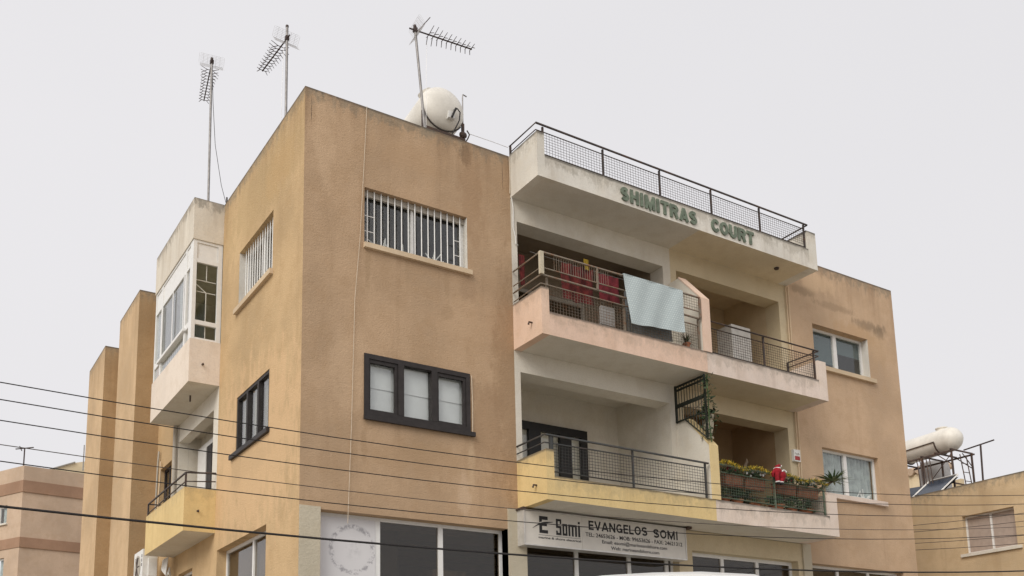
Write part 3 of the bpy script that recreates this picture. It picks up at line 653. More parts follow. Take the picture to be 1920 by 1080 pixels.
part('stub_pipe', MB().tube((.03, 4.5, 1.98), (.03, 4.5, 2.16), .02, 6), M['tank_dark'], B)
part('soffit_lamp', MB().lathe((11.0, -.55, 1.09), (0,0,1), [(0,.05),(.03,.06),(.036,.03)], 10), M['rust'], B)
part('soffit_hook', MB().tube((-.35, 5.4, -1.99), (-.35, 5.4, -2.12), .02, 6), M['rust'], B)

# ------------------------------------------------------------------ lettering
def text_mb(txt, size_h, x0, x1, zbase, y, depth, bold=0.0, font_sx=None):
    """Outline text set upright in the x-z plane, stretched to span x0..x1 with cap height size_h."""
    cu = bpy.data.curves.new('lettering', 'FONT'); cu.body = txt; cu.size = 1; cu.offset = bold; cu.extrude = .5; cu.resolution_u = 3
    ob = bpy.data.objects.new('lettering', cu); COL.objects.link(ob)
    dg = bpy.context.evaluated_depsgraph_get(); dg.update()
    me = bpy.data.meshes.new_from_object(ob.evaluated_get(dg)); bpy.data.objects.remove(ob); bpy.data.curves.remove(cu)
    vs2 = [v.co.copy() for v in me.vertices]; fs = [tuple(p.vertices) for p in me.polygons]; bpy.data.meshes.remove(me)
    xs = [v.x for v in vs2]; a, b = min(xs), max(xs); cap = .729
    out = MB(); out.add([(x0+(v.x-a)/(b-a)*(x1-x0), y+(v.z-.5)*-depth if False else y-(v.z+.5)*depth, zbase+v.y/cap*size_h) for v in vs2], fs)
    return out
ARC = lambda cx, cz, rx_, rz, a0, a1, n=7: [(cx+rx_*math.cos(R(a0+(a1-a0)*i/n)), cz+rz*math.sin(R(a0+(a1-a0)*i/n))) for i in range(n+1)]
def glyph(c, t):
    """Centre lines of a block capital in a unit cell, t = half stroke width (x, z)."""
    a, z = t; x0, x1, z0, z1 = a, 1-a, z, 1-z; m = .5; rz = (1-2*z)/4; rx_ = (1-2*a)/2
    S_ = ARC(.5, z1-rz, rx_, rz, 25, 270) + ARC(.5, z0+rz, rx_, rz, 90, -155)
    return {'S': [S_], 'H': [[(x0,0),(x0,1)],[(x1,0),(x1,1)],[(x0,.5),(x1,.5)]], 'I': [[(.5,0),(.5,1)]], 'M': [[(x0,0),(x0,1)],[(x1,0),(x1,1)],[(x0,1-z*.4),(.5,.12),(x1,1-z*.4)]],
        'T': [[(.5,0),(.5,z1)],[(0,z1),(1,z1)]], 'A': [[(x0*.7,0),(.5,1-z*.3)],[(1-x0*.7,0),(.5,1-z*.3)],[(.26,.27),(.74,.27)]],
        'R': [[(x0,0),(x0,1)], [(x0,z1)]+ARC(x1-.30,(z1+.5)/2,.30,(z1-.5)/2,90,-90)+[(x0,.5)], [(.55,.5),(1-a*.9,0)]],
        'C': [ARC(.5,.5,rx_,.5-z,32,328,14)], 'O': [ARC(.5,.5,rx_,.5-z,0,360,20)], 'U': [[(x0,1),(x0,z0+.28)]+ARC(.5,z0+.28,rx_,.28,180,360,8)+[(x1,1)]],
        'E': [[(x0,0),(x0,1)],[(x0,z1),(1,z1)],[(x0,.51),(.92,.51)],[(x0,z0),(1,z0)]], 'V': [[(x0*.7,1),(.5,z*.3)],[(1-x0*.7,1),(.5,z*.3)]],
        'N': [[(x0,0),(x0,1)],[(x1,0),(x1,1)],[(x0,1-z*.3),(x1,z*.3)]], 'G': [ARC(.5,.5,rx_,.5-z,42,350,15), [(x1,.02),(x1,.44)], [(.55,.44),(x1,.44)]], 'L': [[(x0,0),(x0,1)],[(x0,z0),(1,z0)]]}[c]
def letter_mb(c, x0, x1, z0, z1, y0, y1, hw):
    b = MB(); w_, h_ = x1-x0, z1-z0
    for i, ln in enumerate(glyph(c, (hw/w_, hw/h_))):
        p = [Vector((x0+q[0]*w_, z0+q[1]*h_)) for q in ln]; n = len(p); closed = (p[0]-p[-1]).length < 1e-6; Lq, Rq = [], []
        for k in range(n):
            d0 = (p[k]-p[k-1]) if k else ((p[-1]-p[-2]) if closed else p[1]-p[0]); d1 = (p[k+1]-p[k]) if k < n-1 else ((p[1]-p[0]) if closed else p[k]-p[k-1])
            d0.normalize(); d1.normalize(); nn = Vector((-d0.y-d1.y, d0.x+d1.x)); nn.normalize(); f = hw/max(.45, nn.dot(Vector((-d0.y, d0.x))))
            Lq.append(p[k]+nn*f); Rq.append(p[k]-nn*f)
        ya, yb_ = y0-.0006*i, y1
        P = [(q.x, ya, q.y) for q in Lq]+[(q.x, ya, q.y) for q in Rq]+[(q.x, yb_, q.y) for q in Lq]+[(q.x, yb_, q.y) for q in Rq]; F = []
        for k in range(n-1): F += [(k,k+1,n+k+1,n+k),(2*n+k,3*n+k,3*n+k+1,2*n+k+1),(k,2*n+k,2*n+k+1,k+1),(n+k,n+k+1,3*n+k+1,3*n+k)]
        if not closed: F += [(0,n,3*n,2*n),(n-1,3*n-1,4*n-1,2*n-1)]
        b.add(P, F)
    return b
def word(txt, xa, xz, z0, z1, y0, y1, hw, gap, mat, parent, name='letter'):
    tot = sum(WID[c] for c in txt); k = (xz-xa-gap*(len(txt)-1))/tot; x = xa
    for c in txt:
        part(name, letter_mb(c, x, x+WID[c]*k, z0, z1, y0, y1, hw), mat, parent); x += WID[c]*k+gap-(.03 if c == 'C' else 0)
L = thing('building_name_sign', 'green raised letters spelling SHIMITRAS COURT along the roof terrace edge', 'sign', (8.0, yp, 1.18))
WID = {'S': .24, 'H': .25, 'I': .10, 'M': .31, 'T': .24, 'R': .26, 'A': .27, 'C': .275, 'O': .27, 'U': .25, 'E': .2, 'V': .25, 'N': .25, 'G': .26, 'L': .19}
for txt, xa, xz in (('SHIMITRAS', 6.165, 8.19), ('COURT', 8.605, 9.90)):
    word(txt, xa, xz, 1.195, 1.485, yp-.03, yp-.003, .0345, .036, M['letter'], L)
S = thing('shop_sign', 'white shop fascia sign with black lettering E Somi and EVANGELOS SOMI', 'sign', (6.1, -.14, -5.71))
part('panel', MB().box(4.17, 5.462, -.235, -.02, -5.705, -5.10), M['sign'], S); part('panel', MB().box(5.466, 8.06, -.235, -.02, -5.705, -5.10), M['sign'], S)
fr = MB(); fr.box(4.15, 8.08, -.25, -.015, -5.0995, -5.075); fr.box(4.15, 8.08, -.25, -.015, -5.73, -5.7055); fr.box(4.15, 4.1695, -.25, -.015, -5.7055, -5.0995); fr.box(8.0605, 8.08, -.25, -.015, -5.7055, -5.0995)
part('frame', fr, M['sign_frame'], S)
part('hanger', MB().box(8.09, 8.2, -.3, -.02, -5.09, -5.04), M['rust'], S); part('hanger', MB().box(4.12, 4.2, -.27, -.02, -5.074, -5.04), M['rust'], S)
ys = -.2352
word('EVANGELOS', 5.62, 7.065, -5.325, -5.15, ys-.003, ys, .017, .024, M['ink'], S)
word('SOMI', 7.22, 7.87, -5.338, -5.163, ys-.003, ys, .017, .027, M['ink'], S)
part('lettering', text_mb('TEL: 24653626 - MOB: 99653626 - FAX: 24621312', .078, 5.54, 7.97, -5.455, ys, .003, .012), M['ink'], S, stuff=True)
part('lettering', text_mb('Email: esomi@marineandshore.com', .068, 5.93, 7.56, -5.56, ys, .003, .010), M['ink'], S, stuff=True)
part('lettering', text_mb('Web: marineandshore.com', .066, 6.14, 7.35, -5.665, ys, .003, .010), M['ink'], S, stuff=True)
em = MB(); em.box(4.49, 4.55, ys-.003, ys, -5.485, -5.17)
for z0, z1, x1 in ((-5.235, -5.17, 4.68), (-5.35, -5.305, 4.66), (-5.485, -5.425, 4.68)): em.box(4.5505, x1, ys-.003, ys, z0, z1)
part('emblem', em, M['ink'], S, label='bold black letter E of the logo')
sw = MB(); pts = [(4.34+.46*t, -5.41+.15*t+.055*math.sin(math.pi*t)*(1-.6*t)) for t in [i/14 for i in range(15)]]
for i in range(14):
    (x0, z0), (x1, z1) = pts[i], pts[i+1]; t0, t1 = .012*math.sin(math.pi*(i/14))+.003, .012*math.sin(math.pi*((i+1)/14))+.003
    sw.quad((x0,ys-.006,z0-t0),(x1,ys-.006,z1-t1),(x1,ys-.006,z1+t1),(x0,ys-.006,z0+t0))
part('swoosh', sw, M['ink'], S, label='curved orbit line crossing the logo')
sw2 = MB(); [sw2.quad((pts[i][0],ys-.0045,pts[i][1]+.008),(pts[i+1][0],ys-.0045,pts[i+1][1]+.008),(pts[i+1][0],ys-.0045,pts[i+1][1]+.03),(pts[i][0],ys-.0045,pts[i][1]+.03)) for i in range(4, 10)]
part('swoosh_gap', sw2, M['sign'], S)
for ch, a, b_ in (('S', 4.865, 4.985), ('o', 5.005, 5.115), ('m', 5.135, 5.33), ('i', 5.355, 5.435)):
    pass
sl = MB()                                                     # squared-off wordmark, built from strokes
def st(x0, x1, z0, z1):
    sl.box(x0, x1, ys-.003, ys, z0, z1)
zb, zt, zx, k = -5.49, -5.19, -5.27, .042
st(4.865,4.985,zt-k,zt); st(4.865,4.907,-5.36,zt-k); st(4.907,4.985,-5.36,-5.36+k); st(4.943,4.985,zb+k,-5.36); st(4.865,4.985,zb,zb+k); st(4.865,4.90,zb+k,zb+.08); st(4.95,4.985,zt-.09,zt-k)
part('letter', sl, M['ink'], S); sl = MB()
st(5.01,5.12,zx-k,zx); st(5.01,5.12,zb,zb+k); st(5.01,5.05,zb+k,zx-k); st(5.08,5.12,zb+k,zx-k)
part('letter', sl, M['ink'], S); sl = MB()
st(5.145,5.34,zx-k,zx); [st(q,q+.042,zb,zx-k) for q in (5.145,5.2215,5.298)]
part('letter', sl, M['ink'], S); sl = MB()
st(5.37,5.414,zb,zx); st(5.37,5.414,zx+.025,zx+.07)
part('letter', sl, M['ink'], S)
part('rule', MB().box(4.47, 5.43, ys-.003, ys, -5.522, -5.517), M['ink'], S)
part('lettering', text_mb('marine & shore electrical', .042, 4.47, 5.43, -5.585, ys, .003, .012), M['ink'], S, stuff=True)

# ------------------------------------------------------------------ television aerials
def aerial(label, base, top, zb, d, L_, n, tilt=0.0, cable=True):
    t = thing('tv_aerial', label, 'aerial', base, 'rooftop television aerials')
    base, top = Vector(base), Vector(top); ax = (top-base).normalized()
    m = part('mast', MB().tube(base, top, .025, 8), M['galv'], t, smooth=True)
    part('mast_cap', MB().tube(top-ax*.02, top+ax*.02, .03, 8), M['aerial_dark'], m)
    c = base + ax*((zb-base.z)/ax.z)
    d = Vector(d).normalized(); s = Vector((d.y, -d.x, 0)); upv = Vector((0,0,1))
    st_ = c - d*.12
    part('boom', MB().tube(st_, c+d*L_, .014, 6), M['aerial_dark'], t)
    part('bracket', MB().box(c.x-.035, c.x+.035, c.y-.035, c.y+.035, c.z-.04, c.z+.045), M['aerial_dark'], t)
    rf_ = MB()                                                # reflector: two mesh wings
    for sg in (1, -1):
        hinge = c + d*.10; tip = c + d*(-.02) + upv*sg*.15
        for i in range(8):
            p = hinge.lerp(tip, i/7); rf_.tube(p - s*.24, p + s*.24, .0022, 4, cap=False)
        for i in range(7):
            o = s*(-.26+.52*i/6); rf_.tube(hinge+o, tip+o, .0022, 4, cap=False)
    part('reflector', rf_, M['aerial_pale'], t, merge=False)
    for i in range(n):                                        # crossed directors
        p = c + d*(.28 + (L_-.30)*i/(n-1)); r = .165-.06*i/n if i > 1 else .185
        b = MB()
        for sg in (1, -1):
            for k in (1, -1):
                e = p + s*sg*r + upv*k*r*.42; b.tube(p + s*sg*.02, p + s*sg*.06 + d*.0, .009, 4, cap=False, r1=.008); b.tube(p + s*sg*.055, e + d*.03, .008, 4, cap=False, r1=.006)
        b.ball(p, .018, 6, 4)
        part('director', b, M['aerial_dark'], t)
    return t, c
t1, c1 = aerial('tall TV aerial furthest left, standing on the glazed balcony box', (-.305, 4.68, 1.7), (-.318, 4.72, 5.42), 5.34, (.22, 1.33, 0), 1.42, 11)
part('feeder', MB().path([(-.30,4.72,5.2),(-.27,4.70,4.4),(-.2,4.68,3.4),(-.05,4.66,2.5),(.12,4.65,1.9)], .006, 4), M['cable'], t1)
t2, c2 = aerial('middle TV aerial behind the building corner, mast rising above its boom', (.25, 1.62, 1.7), (.251, 1.65, 4.36), 4.10, (-.08, 1.08, 0), 1.15, 10)
part('feeder', MB().path([(.18,1.62,3.9),(.16,1.62,3.0),(.155,1.62,1.8)], .004, 4), M['aerial_pale'], t2)
t3, c3 = aerial('leaning TV aerial in front of the cream water tank, boom pointing right', (2.49, .22, 1.7), (2.24, .20, 4.19), 4.11, (1.17, -.09, 0), 1.2, 10)
part('dipole', MB().tube((2.32,.2,4.14), (2.60,.25,4.56), .009, 5), M['aerial_dark'], t3)
part('feeder', MB().path([(2.50,.2,3.95),(2.48,.2,3.4),(2.47,.2,2.6),(2.46,.2,1.8)], .004, 4), M['aerial_pale'], t3)

# ------------------------------------------------------------------ roof water tank
T = thing('water_tank', 'cream horizontal water tank seen end-on over the front parapet', 'water tank', (3.2, 1.5, 1.7), 'rooftop water tanks')
ca = Vector((3.19, .82, 3.16)); ax = Vector((.06, 1, -.02)).normalized(); r = .475
prof = [(-.20, .02), (-.185, .14), (-.15, .26), (-.09, .37), (-.02, .445), (.05, r), (1.55, r), (1.62, .445), (1.70, .35), (1.75, .2), (1.77, .02)]
part('body', MB().lathe(ca, ax, prof, 32), M['tank'], T, smooth=True)
part('manhole', MB().lathe(ca + Vector((-.25,.25,.36)), (-.55,.02,.8), [(0,.15),(.07,.15),(.08,.12)], 16), M['tank'], T, smooth=True)
b = MB(); ring = [ca + ax*.02 + Vector((math.sin(q)*(r+.0), -.02, -math.cos(q)*(r+.0))) for q in [R(-75+i*10) for i in range(14)]]
b.path(ring, .016, 6); part('saddle', b, M['tank_dark'], T)
part('saddle', MB().path([ca + ax*1.2 + Vector((math.sin(q)*(r+.02), 0, -math.cos(q)*(r+.02))) for q in [R(-80+i*16) for i in range(11)]], .03, 6), M['tank_dark'], T)
for dx in (-.45, .45):
    for dy in (.0, 1.3): part('leg', MB().box(3.19+dx-.025, 3.19+dx+.025, .80+dy, .85+dy, 1.7, 2.98), M['rust'], T)
b = MB(); b.box(2.72, 3.68, .79, .84, 2.60, 2.65); b.box(2.72, 3.68, 2.1, 2.15, 2.60, 2.65); b.box(3.62, 3.66, .84, 2.1, 2.6, 2.65); b.tube((3.66,.82,2.0),(3.1,.82,2.6),.015,5)
part('stand_frame', b, M['rust'], T)
part('thermostat_box', MB().box(3.19, 3.33, .60, .68, 2.86, 3.0), M['plastic'], T)
part('hose', MB().path([(3.29,.58,3.02),(3.36,.55,3.06),(3.42,.55,3.0),(3.40,.55,2.82),(3.33,.56,2.66),(3.25,.58,2.5)], .013, 6), M['cable'], T)
part('hose', MB().path([(3.25,.58,2.86),(3.29,.56,2.97),(3.33,.55,3.06)], .024, 6), M['cable'], T)
part('vent_pipe', MB().path([(3.66,.85,1.9),(3.66,.85,3.6),(3.67,.85,3.66),(3.76,.86,3.65)], .013, 6), M['galv'], T)
part('float_valve', MB().ball((3.63,.8,2.72), (.09,.06,.07), 8, 6), M['rust'], T)
part('pipe', MB().path([(3.72,.8,2.85),(3.78,.8,2.78),(3.74,.8,2.68),(3.64,.8,2.5),(3.56,.8,2.3)], .014, 5), M['rust'], T)
solo('guy_wire', MB().path([(3.72,.7,2.72),(4.0,.3,2.42),(4.18,.02,2.2)], .006, 4), M['aerial_pale'], 'thin pale wire from the tank stand down to the terrace railing', 'wire', (3.72,.7,2.2))

# ------------------------------------------------------------------ things on the balconies
def sheet(x0, x1, z0, z1, y, nx=10, nz=8, amp=.015, seed=0, hem=(0,0,0,0), ph=5):
    """Hanging cloth with folds and real thickness; hem offsets the lower corners (dx0, dx1, dz0, dz1)."""
    b = MB(); rr = random.Random(seed); P = []
    for j in range(nz+1):
        t = j/nz
        for i in range(nx+1):
            s_ = i/nx
            P.append((x0+(x1-x0)*s_ + t*(hem[0]*(1-s_)+hem[1]*s_), y + amp*t*math.sin(s_*ph*2+seed) + amp*.5*math.sin(s_*17+t*5) - .02*t,
                      z1+(z0-z1)*t + t*(hem[2]*(1-s_)+hem[3]*s_) + (.012*math.sin(s_*9+seed) if j == nz else 0)))
    n = nx+1; Q = [(p[0], p[1]+.007, p[2]) for p in P]; N = len(P); F = []
    for j in range(nz):
        for i in range(nx):
            a = j*n+i; F += [(a, a+1, a+n+1, a+n), (N+a, N+a+n, N+a+n+1, N+a+1)]
    rim = [i for i in range(n)] + [j*n+nx for j in range(1, nz+1)] + [nz*n+i for i in range(nx-1, -1, -1)] + [j*n for j in range(nz-1, 0, -1)]
    for i in range(len(rim)): a, c = rim[i], rim[(i+1) % len(rim)]; F.append((a, c, N+c, N+a))
    return b.add(P+Q, F)
tw = sheet(6.11, 7.635, -1.38, -.39, -.985, 30, 14, .02, 3, (.13, -.02, -.0, .10), ph=4)
tw.box(6.115, 7.63, -.985, -.87, -.388, -.376)
solo('towel', tw, M['towel'], 'pale aqua patterned towel draped over the upper balcony railing', 'towel', (6.8, -.95, -1.38), smooth=True)
solo('hanging_cloth', sheet(5.03, 5.78, -.93, -.18, -.45, 18, 8, .045, 1, ph=9), M['cloth_red'], 'large dark red cloth drying on the upper balcony beside the crimson one', 'laundry', (5.4, -.45, -.93), 'laundry drying on the upper balcony', smooth=True)
solo('hanging_cloth', sheet(5.93, 6.42, -.76, -.19, -.45, 10, 8, .025, 2), M['cloth_crimson'], 'crimson cloth drying just left of the aqua towel', 'laundry', (6.2, -.45, -.76), 'laundry drying on the upper balcony', smooth=True)
solo('hanging_cloth', sheet(5.56, 5.67, -.22, .01, -.47, 5, 5, .012, 4), M['cloth_yellow'], 'small yellow cloth poking up above the dark red cloth', 'laundry', (5.6, -.47, -.22), 'laundry drying on the upper balcony', smooth=True)
solo('hanging_cloth', sheet(6.36, 7.55, -1.40, -.55, -.70, 18, 8, .03, 6), M['cloth_grey'], 'grey sheet hanging behind the aqua towel, its hem below it', 'laundry', (6.9, -.7, -1.4), 'laundry drying on the upper balcony', smooth=True)
solo('hanging_cloth', sheet(4.22, 4.34, -.75, -.12, -.2, 5, 5, .012, 5), M['cloth_red'], 'narrow red cloth at the inner end of the upper balcony railing', 'laundry', (4.28, -.2, -.75), 'laundry drying on the upper balcony', smooth=True)
solo('clothes_line', MB().path([(4.3,-.45,-.16),(5.3,-.45,-.185),(6.5,-.45,-.18),(8.19,-.45,-.14)], .006, 4), M['galv'], 'thin clothes line strung across the upper balcony', 'clothes line', (6,-.45,-.18))
pc = thing('plastic_chair', 'white plastic chair behind the mesh of the upper balcony', 'chair', (6.0, -.35, -1.74))
part('backrest', MB().box(5.80, 6.16, -.62, -.59, -1.33, -.98).box(5.82, 6.14, -.625, -.59, -.98, -.95), M['chair'], pc); part('seat', MB().box(5.79, 6.17, -.60, -.2, -1.36, -1.325), M['chair'], pc)
for a in (5.81, 6.15):
    for c in (-.58, -.22): part('leg', MB().box(a-.015, a+.015, c-.015, c+.015, -1.74, -1.36), M['chair'], pc)

def blades(n, L_, wid, up_, seed, c=(0,0,0), droop=.3, segs=3):
    """Long tapering leaves radiating from a crown."""
    b = MB(); rr = random.Random(seed); c = Vector(c)
    for i in range(n):
        a = 2*math.pi*(i*.382) + rr.uniform(-.2, .2); el = up_*rr.uniform(.35, 1.2); l = L_*rr.uniform(.7, 1.1)
        d = Vector((math.cos(a), math.sin(a), 0)); s_ = Vector((-math.sin(a), math.cos(a), 0)); P = []
        for k in range(segs+1):
            t = k/segs; w_ = wid*(1-t)**.7*(.5+1.2*min(t*3, 1)*.5) if k < segs else .001
            p = c + d*l*t*math.cos(el) + Vector((0,0,1))*(l*t*math.sin(el) - droop*l*t*t)
            P += [tuple(p - s_*w_), tuple(p + s_*w_ + Vector((0,0,.25*w_)))]
        b.add(P, [(2*k, 2*k+1, 2*k+3, 2*k+2) for k in range(segs)])
    return b
def leaves(n, box_, size, seed):
    b = MB(); rr = random.Random(seed); (x0,x1),(y0,y1),(z0,z1) = box_
    for i in range(n):
        c = Vector((rr.uniform(x0,x1), rr.uniform(y0,y1), rr.uniform(z0,z1))); d = Vector((rr.gauss(0,1), rr.gauss(0,1), rr.gauss(0,.7))).normalized()
        s_ = d.orthogonal().normalized()*size*rr.uniform(.25,.45); l = size*rr.uniform(.7,1.3)
        b.add([tuple(c), tuple(c+d*l*.5+s_), tuple(c+d*l), tuple(c+d*l*.5-s_)], [(0,1,2,3)])
    return b
def pot(x, y, z, r, h, label, plant, mat='terracotta', leafmat='leaf'):
    t = thing('flower_pot', label, 'potted plant', (x, y, z), 'pots on the balconies')
    part('pot', MB().lathe((x,y,z), (0,0,1), [(0,r*.7),(h*.85,r*.95),(h*.85,r*1.08),(h,r*1.08),(h,r*.9),(h*.9,r*.85)], 14), M[mat], t, smooth=True)
    part('plant', plant, M[leafmat], t, merge=False); return t
zf = -1.525
pot(7.85, -.80, zf+.03, .08, .10, 'small brown pot of spiky grass under the right end of the aqua towel', blades(22, .34, .014, 1.1, 3, (7.85,-.80,zf+.13)), leafmat='leaf_dark')
# planters with flowers on the green railing
for i, (x0, x1, lb_) in enumerate(((8.68, 9.22, 'brown planter box nearest the yellow divider on the flower balcony'), (9.26, 9.86, 'brown planter box just left of the Christmas figure'),
                              (10.2, 10.8, 'brown planter box just right of the Christmas figure'), (10.84, 11.5, 'brown planter box at the yucca end of the flower balcony'))):
    t = thing('planter_box', lb_, 'planter', ((x0+x1)/2, -.73, -4.23), 'planter boxes on the green railing')
    bx = MB(); bx.prism([(-.80,-4.23),(-.66,-4.23),(-.63,-4.01),(-.83,-4.01)], x0+.02, x1-.02); bx.box(x0, x1, -.842, -.618, -4.0095, -3.985)
    part('trough', bx, M['brown_pot'], t)
    part('plants', leaves(240, ((x0,x1),(-.86,-.6),(-3.99,-3.84)), .075, 20+i), M['leaf_dark'], t, merge=False)
    fl = MB(); rr = random.Random(50+i)
    for k in range(7 if i else 4):
        c = (rr.uniform(x0,x1), rr.uniform(-.88,-.8), rr.uniform(-3.98,-3.86))
        for q in range(5): fl.ball((c[0]+.017*math.cos(q*1.257), c[1], c[2]+.017*math.sin(q*1.257)), (.012,.007,.012), 5, 4)
    part('flowers', fl, M['trim' if i in (1, 3) else 'cloth_crimson'], t, stuff=True)
for x, r, h, lb_, sd in ((8.75, .13, .12, 'low terracotta bowl at the foot of the yellow divider', 1), (9.15, .12, .15, 'terracotta pot second from the yellow divider, below the planters', 2), (9.65, .12, .13, 'terracotta pot with tall grass left of the green post', 3),
                          (10.3, .16, .16, 'round cactus in a terracotta bowl right of the green post', 4), (10.75, .13, .13, 'terracotta pot midway between cactus and yucca', 5), (11.2, .15, .14, 'wide terracotta pot beneath the yucca planter', 6)):
    if sd == 4:
        pl = MB(); pl.lathe((x,-.68,-4.62+h), (0,0,1), [(0,.10),(.05,.14),(.12,.15),(.19,.11),(.225,.03)], 16)
    elif sd in (1, 3): pl = blades(26, .32, .013, 1.1, sd, (x,-.68,-4.62+h))
    else: pl = leaves(110, ((x-.13,x+.13),(-.8,-.55),(-4.6+h,-4.3+h*.5)), .08, sd)
    pot(x, -.68, -4.62, r, h, lb_, pl, leafmat='leaf' if sd % 2 else 'leaf_dark')
for x, h, r, lb_, sd in ((8.95, .5, .30, 'bushy dark green potted shrub behind the mesh beside the yellow divider', 31), (9.5, .45, .28, 'bushy potted shrub behind the mesh left of the Christmas figure', 32), (10.6, .42, .27, 'bushy potted shrub behind the mesh right of the cactus', 33), (11.25, .5, .28, 'bushy potted shrub behind the mesh under the yucca stem', 34)):
    pot(x, -.40, -4.75, .15, .2, lb_, leaves(420, ((x-r,x+r),(-.6,-.2),(-4.6,-4.6+h)), .09, sd), leafmat='leaf' if sd % 2 else 'leaf_dark')
yu = thing('yucca_plant', 'spiky green yucca leaning out at the right end of the flower balcony', 'potted plant', (11.5, -.5, -4.62))
part('pot', MB().lathe((11.5,-.45,-4.62), (0,0,1), [(0,.11),(.22,.15),(.24,.16),(.24,.13)], 14), M['terracotta'], yu, smooth=True)
part('stem', MB().path([(11.5,-.45,-4.4),(11.62,-.5,-4.15),(11.95,-.58,-3.85),(12.28,-.6,-3.68)], [.035,.03,.028,.026], 7), M['stem'], yu)
part('stem', MB().path([(11.5,-.45,-4.4),(11.6,-.4,-4.1),(11.85,-.45,-3.98)], [.03,.026,.022], 6), M['stem'], yu)
part('crown', blades(64, .56, .032, .62, 9, (12.3,-.6,-3.70), .22, 4), M['palm'], yu, merge=False)
part('crown', blades(40, .42, .028, .5, 10, (11.9,-.5,-3.92), .3, 4), M['palm'], yu, merge=False)
gl = MB(); rr = random.Random(5)
for i in range(1300):
    t = rr.random(); x = 8.45 + 3.25*t
    if 9.95 < x < 10.2: continue
    zc = -3.835-.05*t + (.02 if t < .6 else -.0) + .035*math.sin(t*23); a = rr.uniform(0, 6.283); r_ = rr.uniform(.02, .075)
    p = Vector((x, -.91, zc)); q = p + Vector((rr.uniform(-.03,.03), math.cos(a)*r_, math.sin(a)*r_)); s_ = Vector((.009, 0, 0)) if i % 2 else Vector((0,.006,.006))
    gl.add([tuple(p-s_), tuple(p+s_), tuple(q+s_*.3), tuple(q-s_*.3)], [(0,1,2,3)])
gl.m = [1 if random.random() < .35 else 0 for _ in gl.m]
solo('tinsel_garland', gl, [M['tinsel'], M['leaf']], 'yellow and green tinsel garland wound along the green balcony railing', 'garland', (10, -.91, -3.9))

# climbing Christmas figure, seen from behind
sx, sy, sz = 10.07, -.985, -3.9
F_ = thing('christmas_figure', 'red and white stuffed Christmas figure climbing over the green railing', 'decoration', (sx, sy, -4.13))
bd_ = MB(); bd_.ball((sx+.10, sy, -3.90), (.135,.10,.125), 14, 9); bd_.ball((sx-.02, sy+.01, -3.82), (.12,.09,.11), 14, 9)
bd_.path([(sx-.06,sy-.01,-3.86),(sx-.08,sy-.02,-3.97),(sx-.06,sy-.02,-4.07)], [.062,.055,.046], 9); bd_.path([(sx+.12,sy-.01,-3.95),(sx+.06,sy-.03,-4.03),(sx+.05,sy-.02,-4.09)], [.075,.06,.046], 9)
part('suit', bd_, M['red'], F_, smooth=True)
part('arm', MB().path([(sx-.10,sy+.02,-3.80),(sx-.16,sy+.04,-3.87),(sx-.12,sy+.06,-3.93)], [.045,.042,.034], 8), M['red'], F_, smooth=True)
part('arm', MB().path([(sx+.08,sy+.02,-3.78),(sx+.16,sy+.05,-3.80),(sx+.17,sy+.08,-3.86)], [.045,.042,.034], 8), M['red'], F_, smooth=True)
hd = part('head', MB().ball((sx-.0,sy+.03,-3.73), (.065,.065,.06), 12, 8), M['skin'], F_, smooth=True)
part('hat', MB().path([(sx-.0,sy+.03,-3.735),(sx+.01,sy+.02,-3.69),(sx+.05,sy+.0,-3.655),(sx+.085,sy-.02,-3.665)], [.074,.055,.032,.014], 10), M['red'], hd, smooth=True)
part('hat_trim', MB().path([(sx+.076*math.cos(q), sy+.03+.076*math.sin(q), -3.735) for q in [i*math.pi/8 for i in range(17)]], .017, 6), M['trim'], hd)
part('pompom', MB().ball((sx+.095,sy-.02,-3.672), .022, 8, 6), M['trim'], hd, smooth=True)
part('beard', MB().ball((sx-.0,sy+.075,-3.77), (.05,.03,.05), 10, 7), M['trim'], hd, smooth=True)
part('coat_hem', MB().path([(sx+.135+.115*math.cos(q)*.6, sy-.075+.06*math.sin(q)*.3, -3.83+.05*math.sin(q)) for q in [i*math.pi/8 for i in range(9)]], .016, 6), M['trim'], F_)
for x in (sx-.06, sx+.05):
    part('cuff', MB().path([(x+.048*math.cos(q), sy-.02+.048*math.sin(q), -4.075) for q in [i*math.pi/6 for i in range(13)]], .016, 6), M['trim'], F_)
    part('boot', MB().ball((x, sy-.035, -4.115), (.042,.06,.03), 9, 6), M['boot'], F_, smooth=True)
for o in [q for q in bpy.data.objects if q.parent is F_ or (q.parent and q.parent.parent is F_)]:
    for v in o.data.vertices: v.co = Vector((v.co.x*.84, v.co.y*.9, .24+(v.co.z-.24)*.88))
# trellis, climber and pot beside the divider of the first floor
TR = thing('metal_trellis', 'black green metal trellis standing on the sloping balcony divider', 'trellis', (8.15, -.5, -2.8))
x = 8.16
b = MB(); b.box(x-.02,x+.02,-.10,-.06,-2.82,-2.02); b.box(x-.015,x+.015,-.94,-.90,-3.34,-2.02)
part('frame', b, M['trellis'], TR)
for z in (-2.05, -2.13, -2.45, -2.49): part('rail', MB().box(x-.014, x+.014, -.899, -.101, z-.0195, z+.0195), M['trellis'], TR)
part('rail', MB().box(x-.014, x+.014, -.899, -.101, -2.812, -2.785), M['trellis'], TR)
part('rail', MB().tube((x, -.30, -2.79), (x, -.93, -3.36), .016, 4), M['trellis'], TR)
for i in range(9):
    y_ = -.17-.08*i; zlow = -2.79 if y_ > -.32 else -2.79+(y_+.30)*.9
    part('bar', MB().tube((x, y_, zlow), (x, y_, -2.05), .011, 4), M['trellis'], TR)
for p, q in (((x,-.2,-2.5),(x,-.9,-2.72)), ((x,-.3,-2.8),(x,-.9,-2.55))): part('brace', MB().tube(p, q, .006, 4), M['rust'], TR)
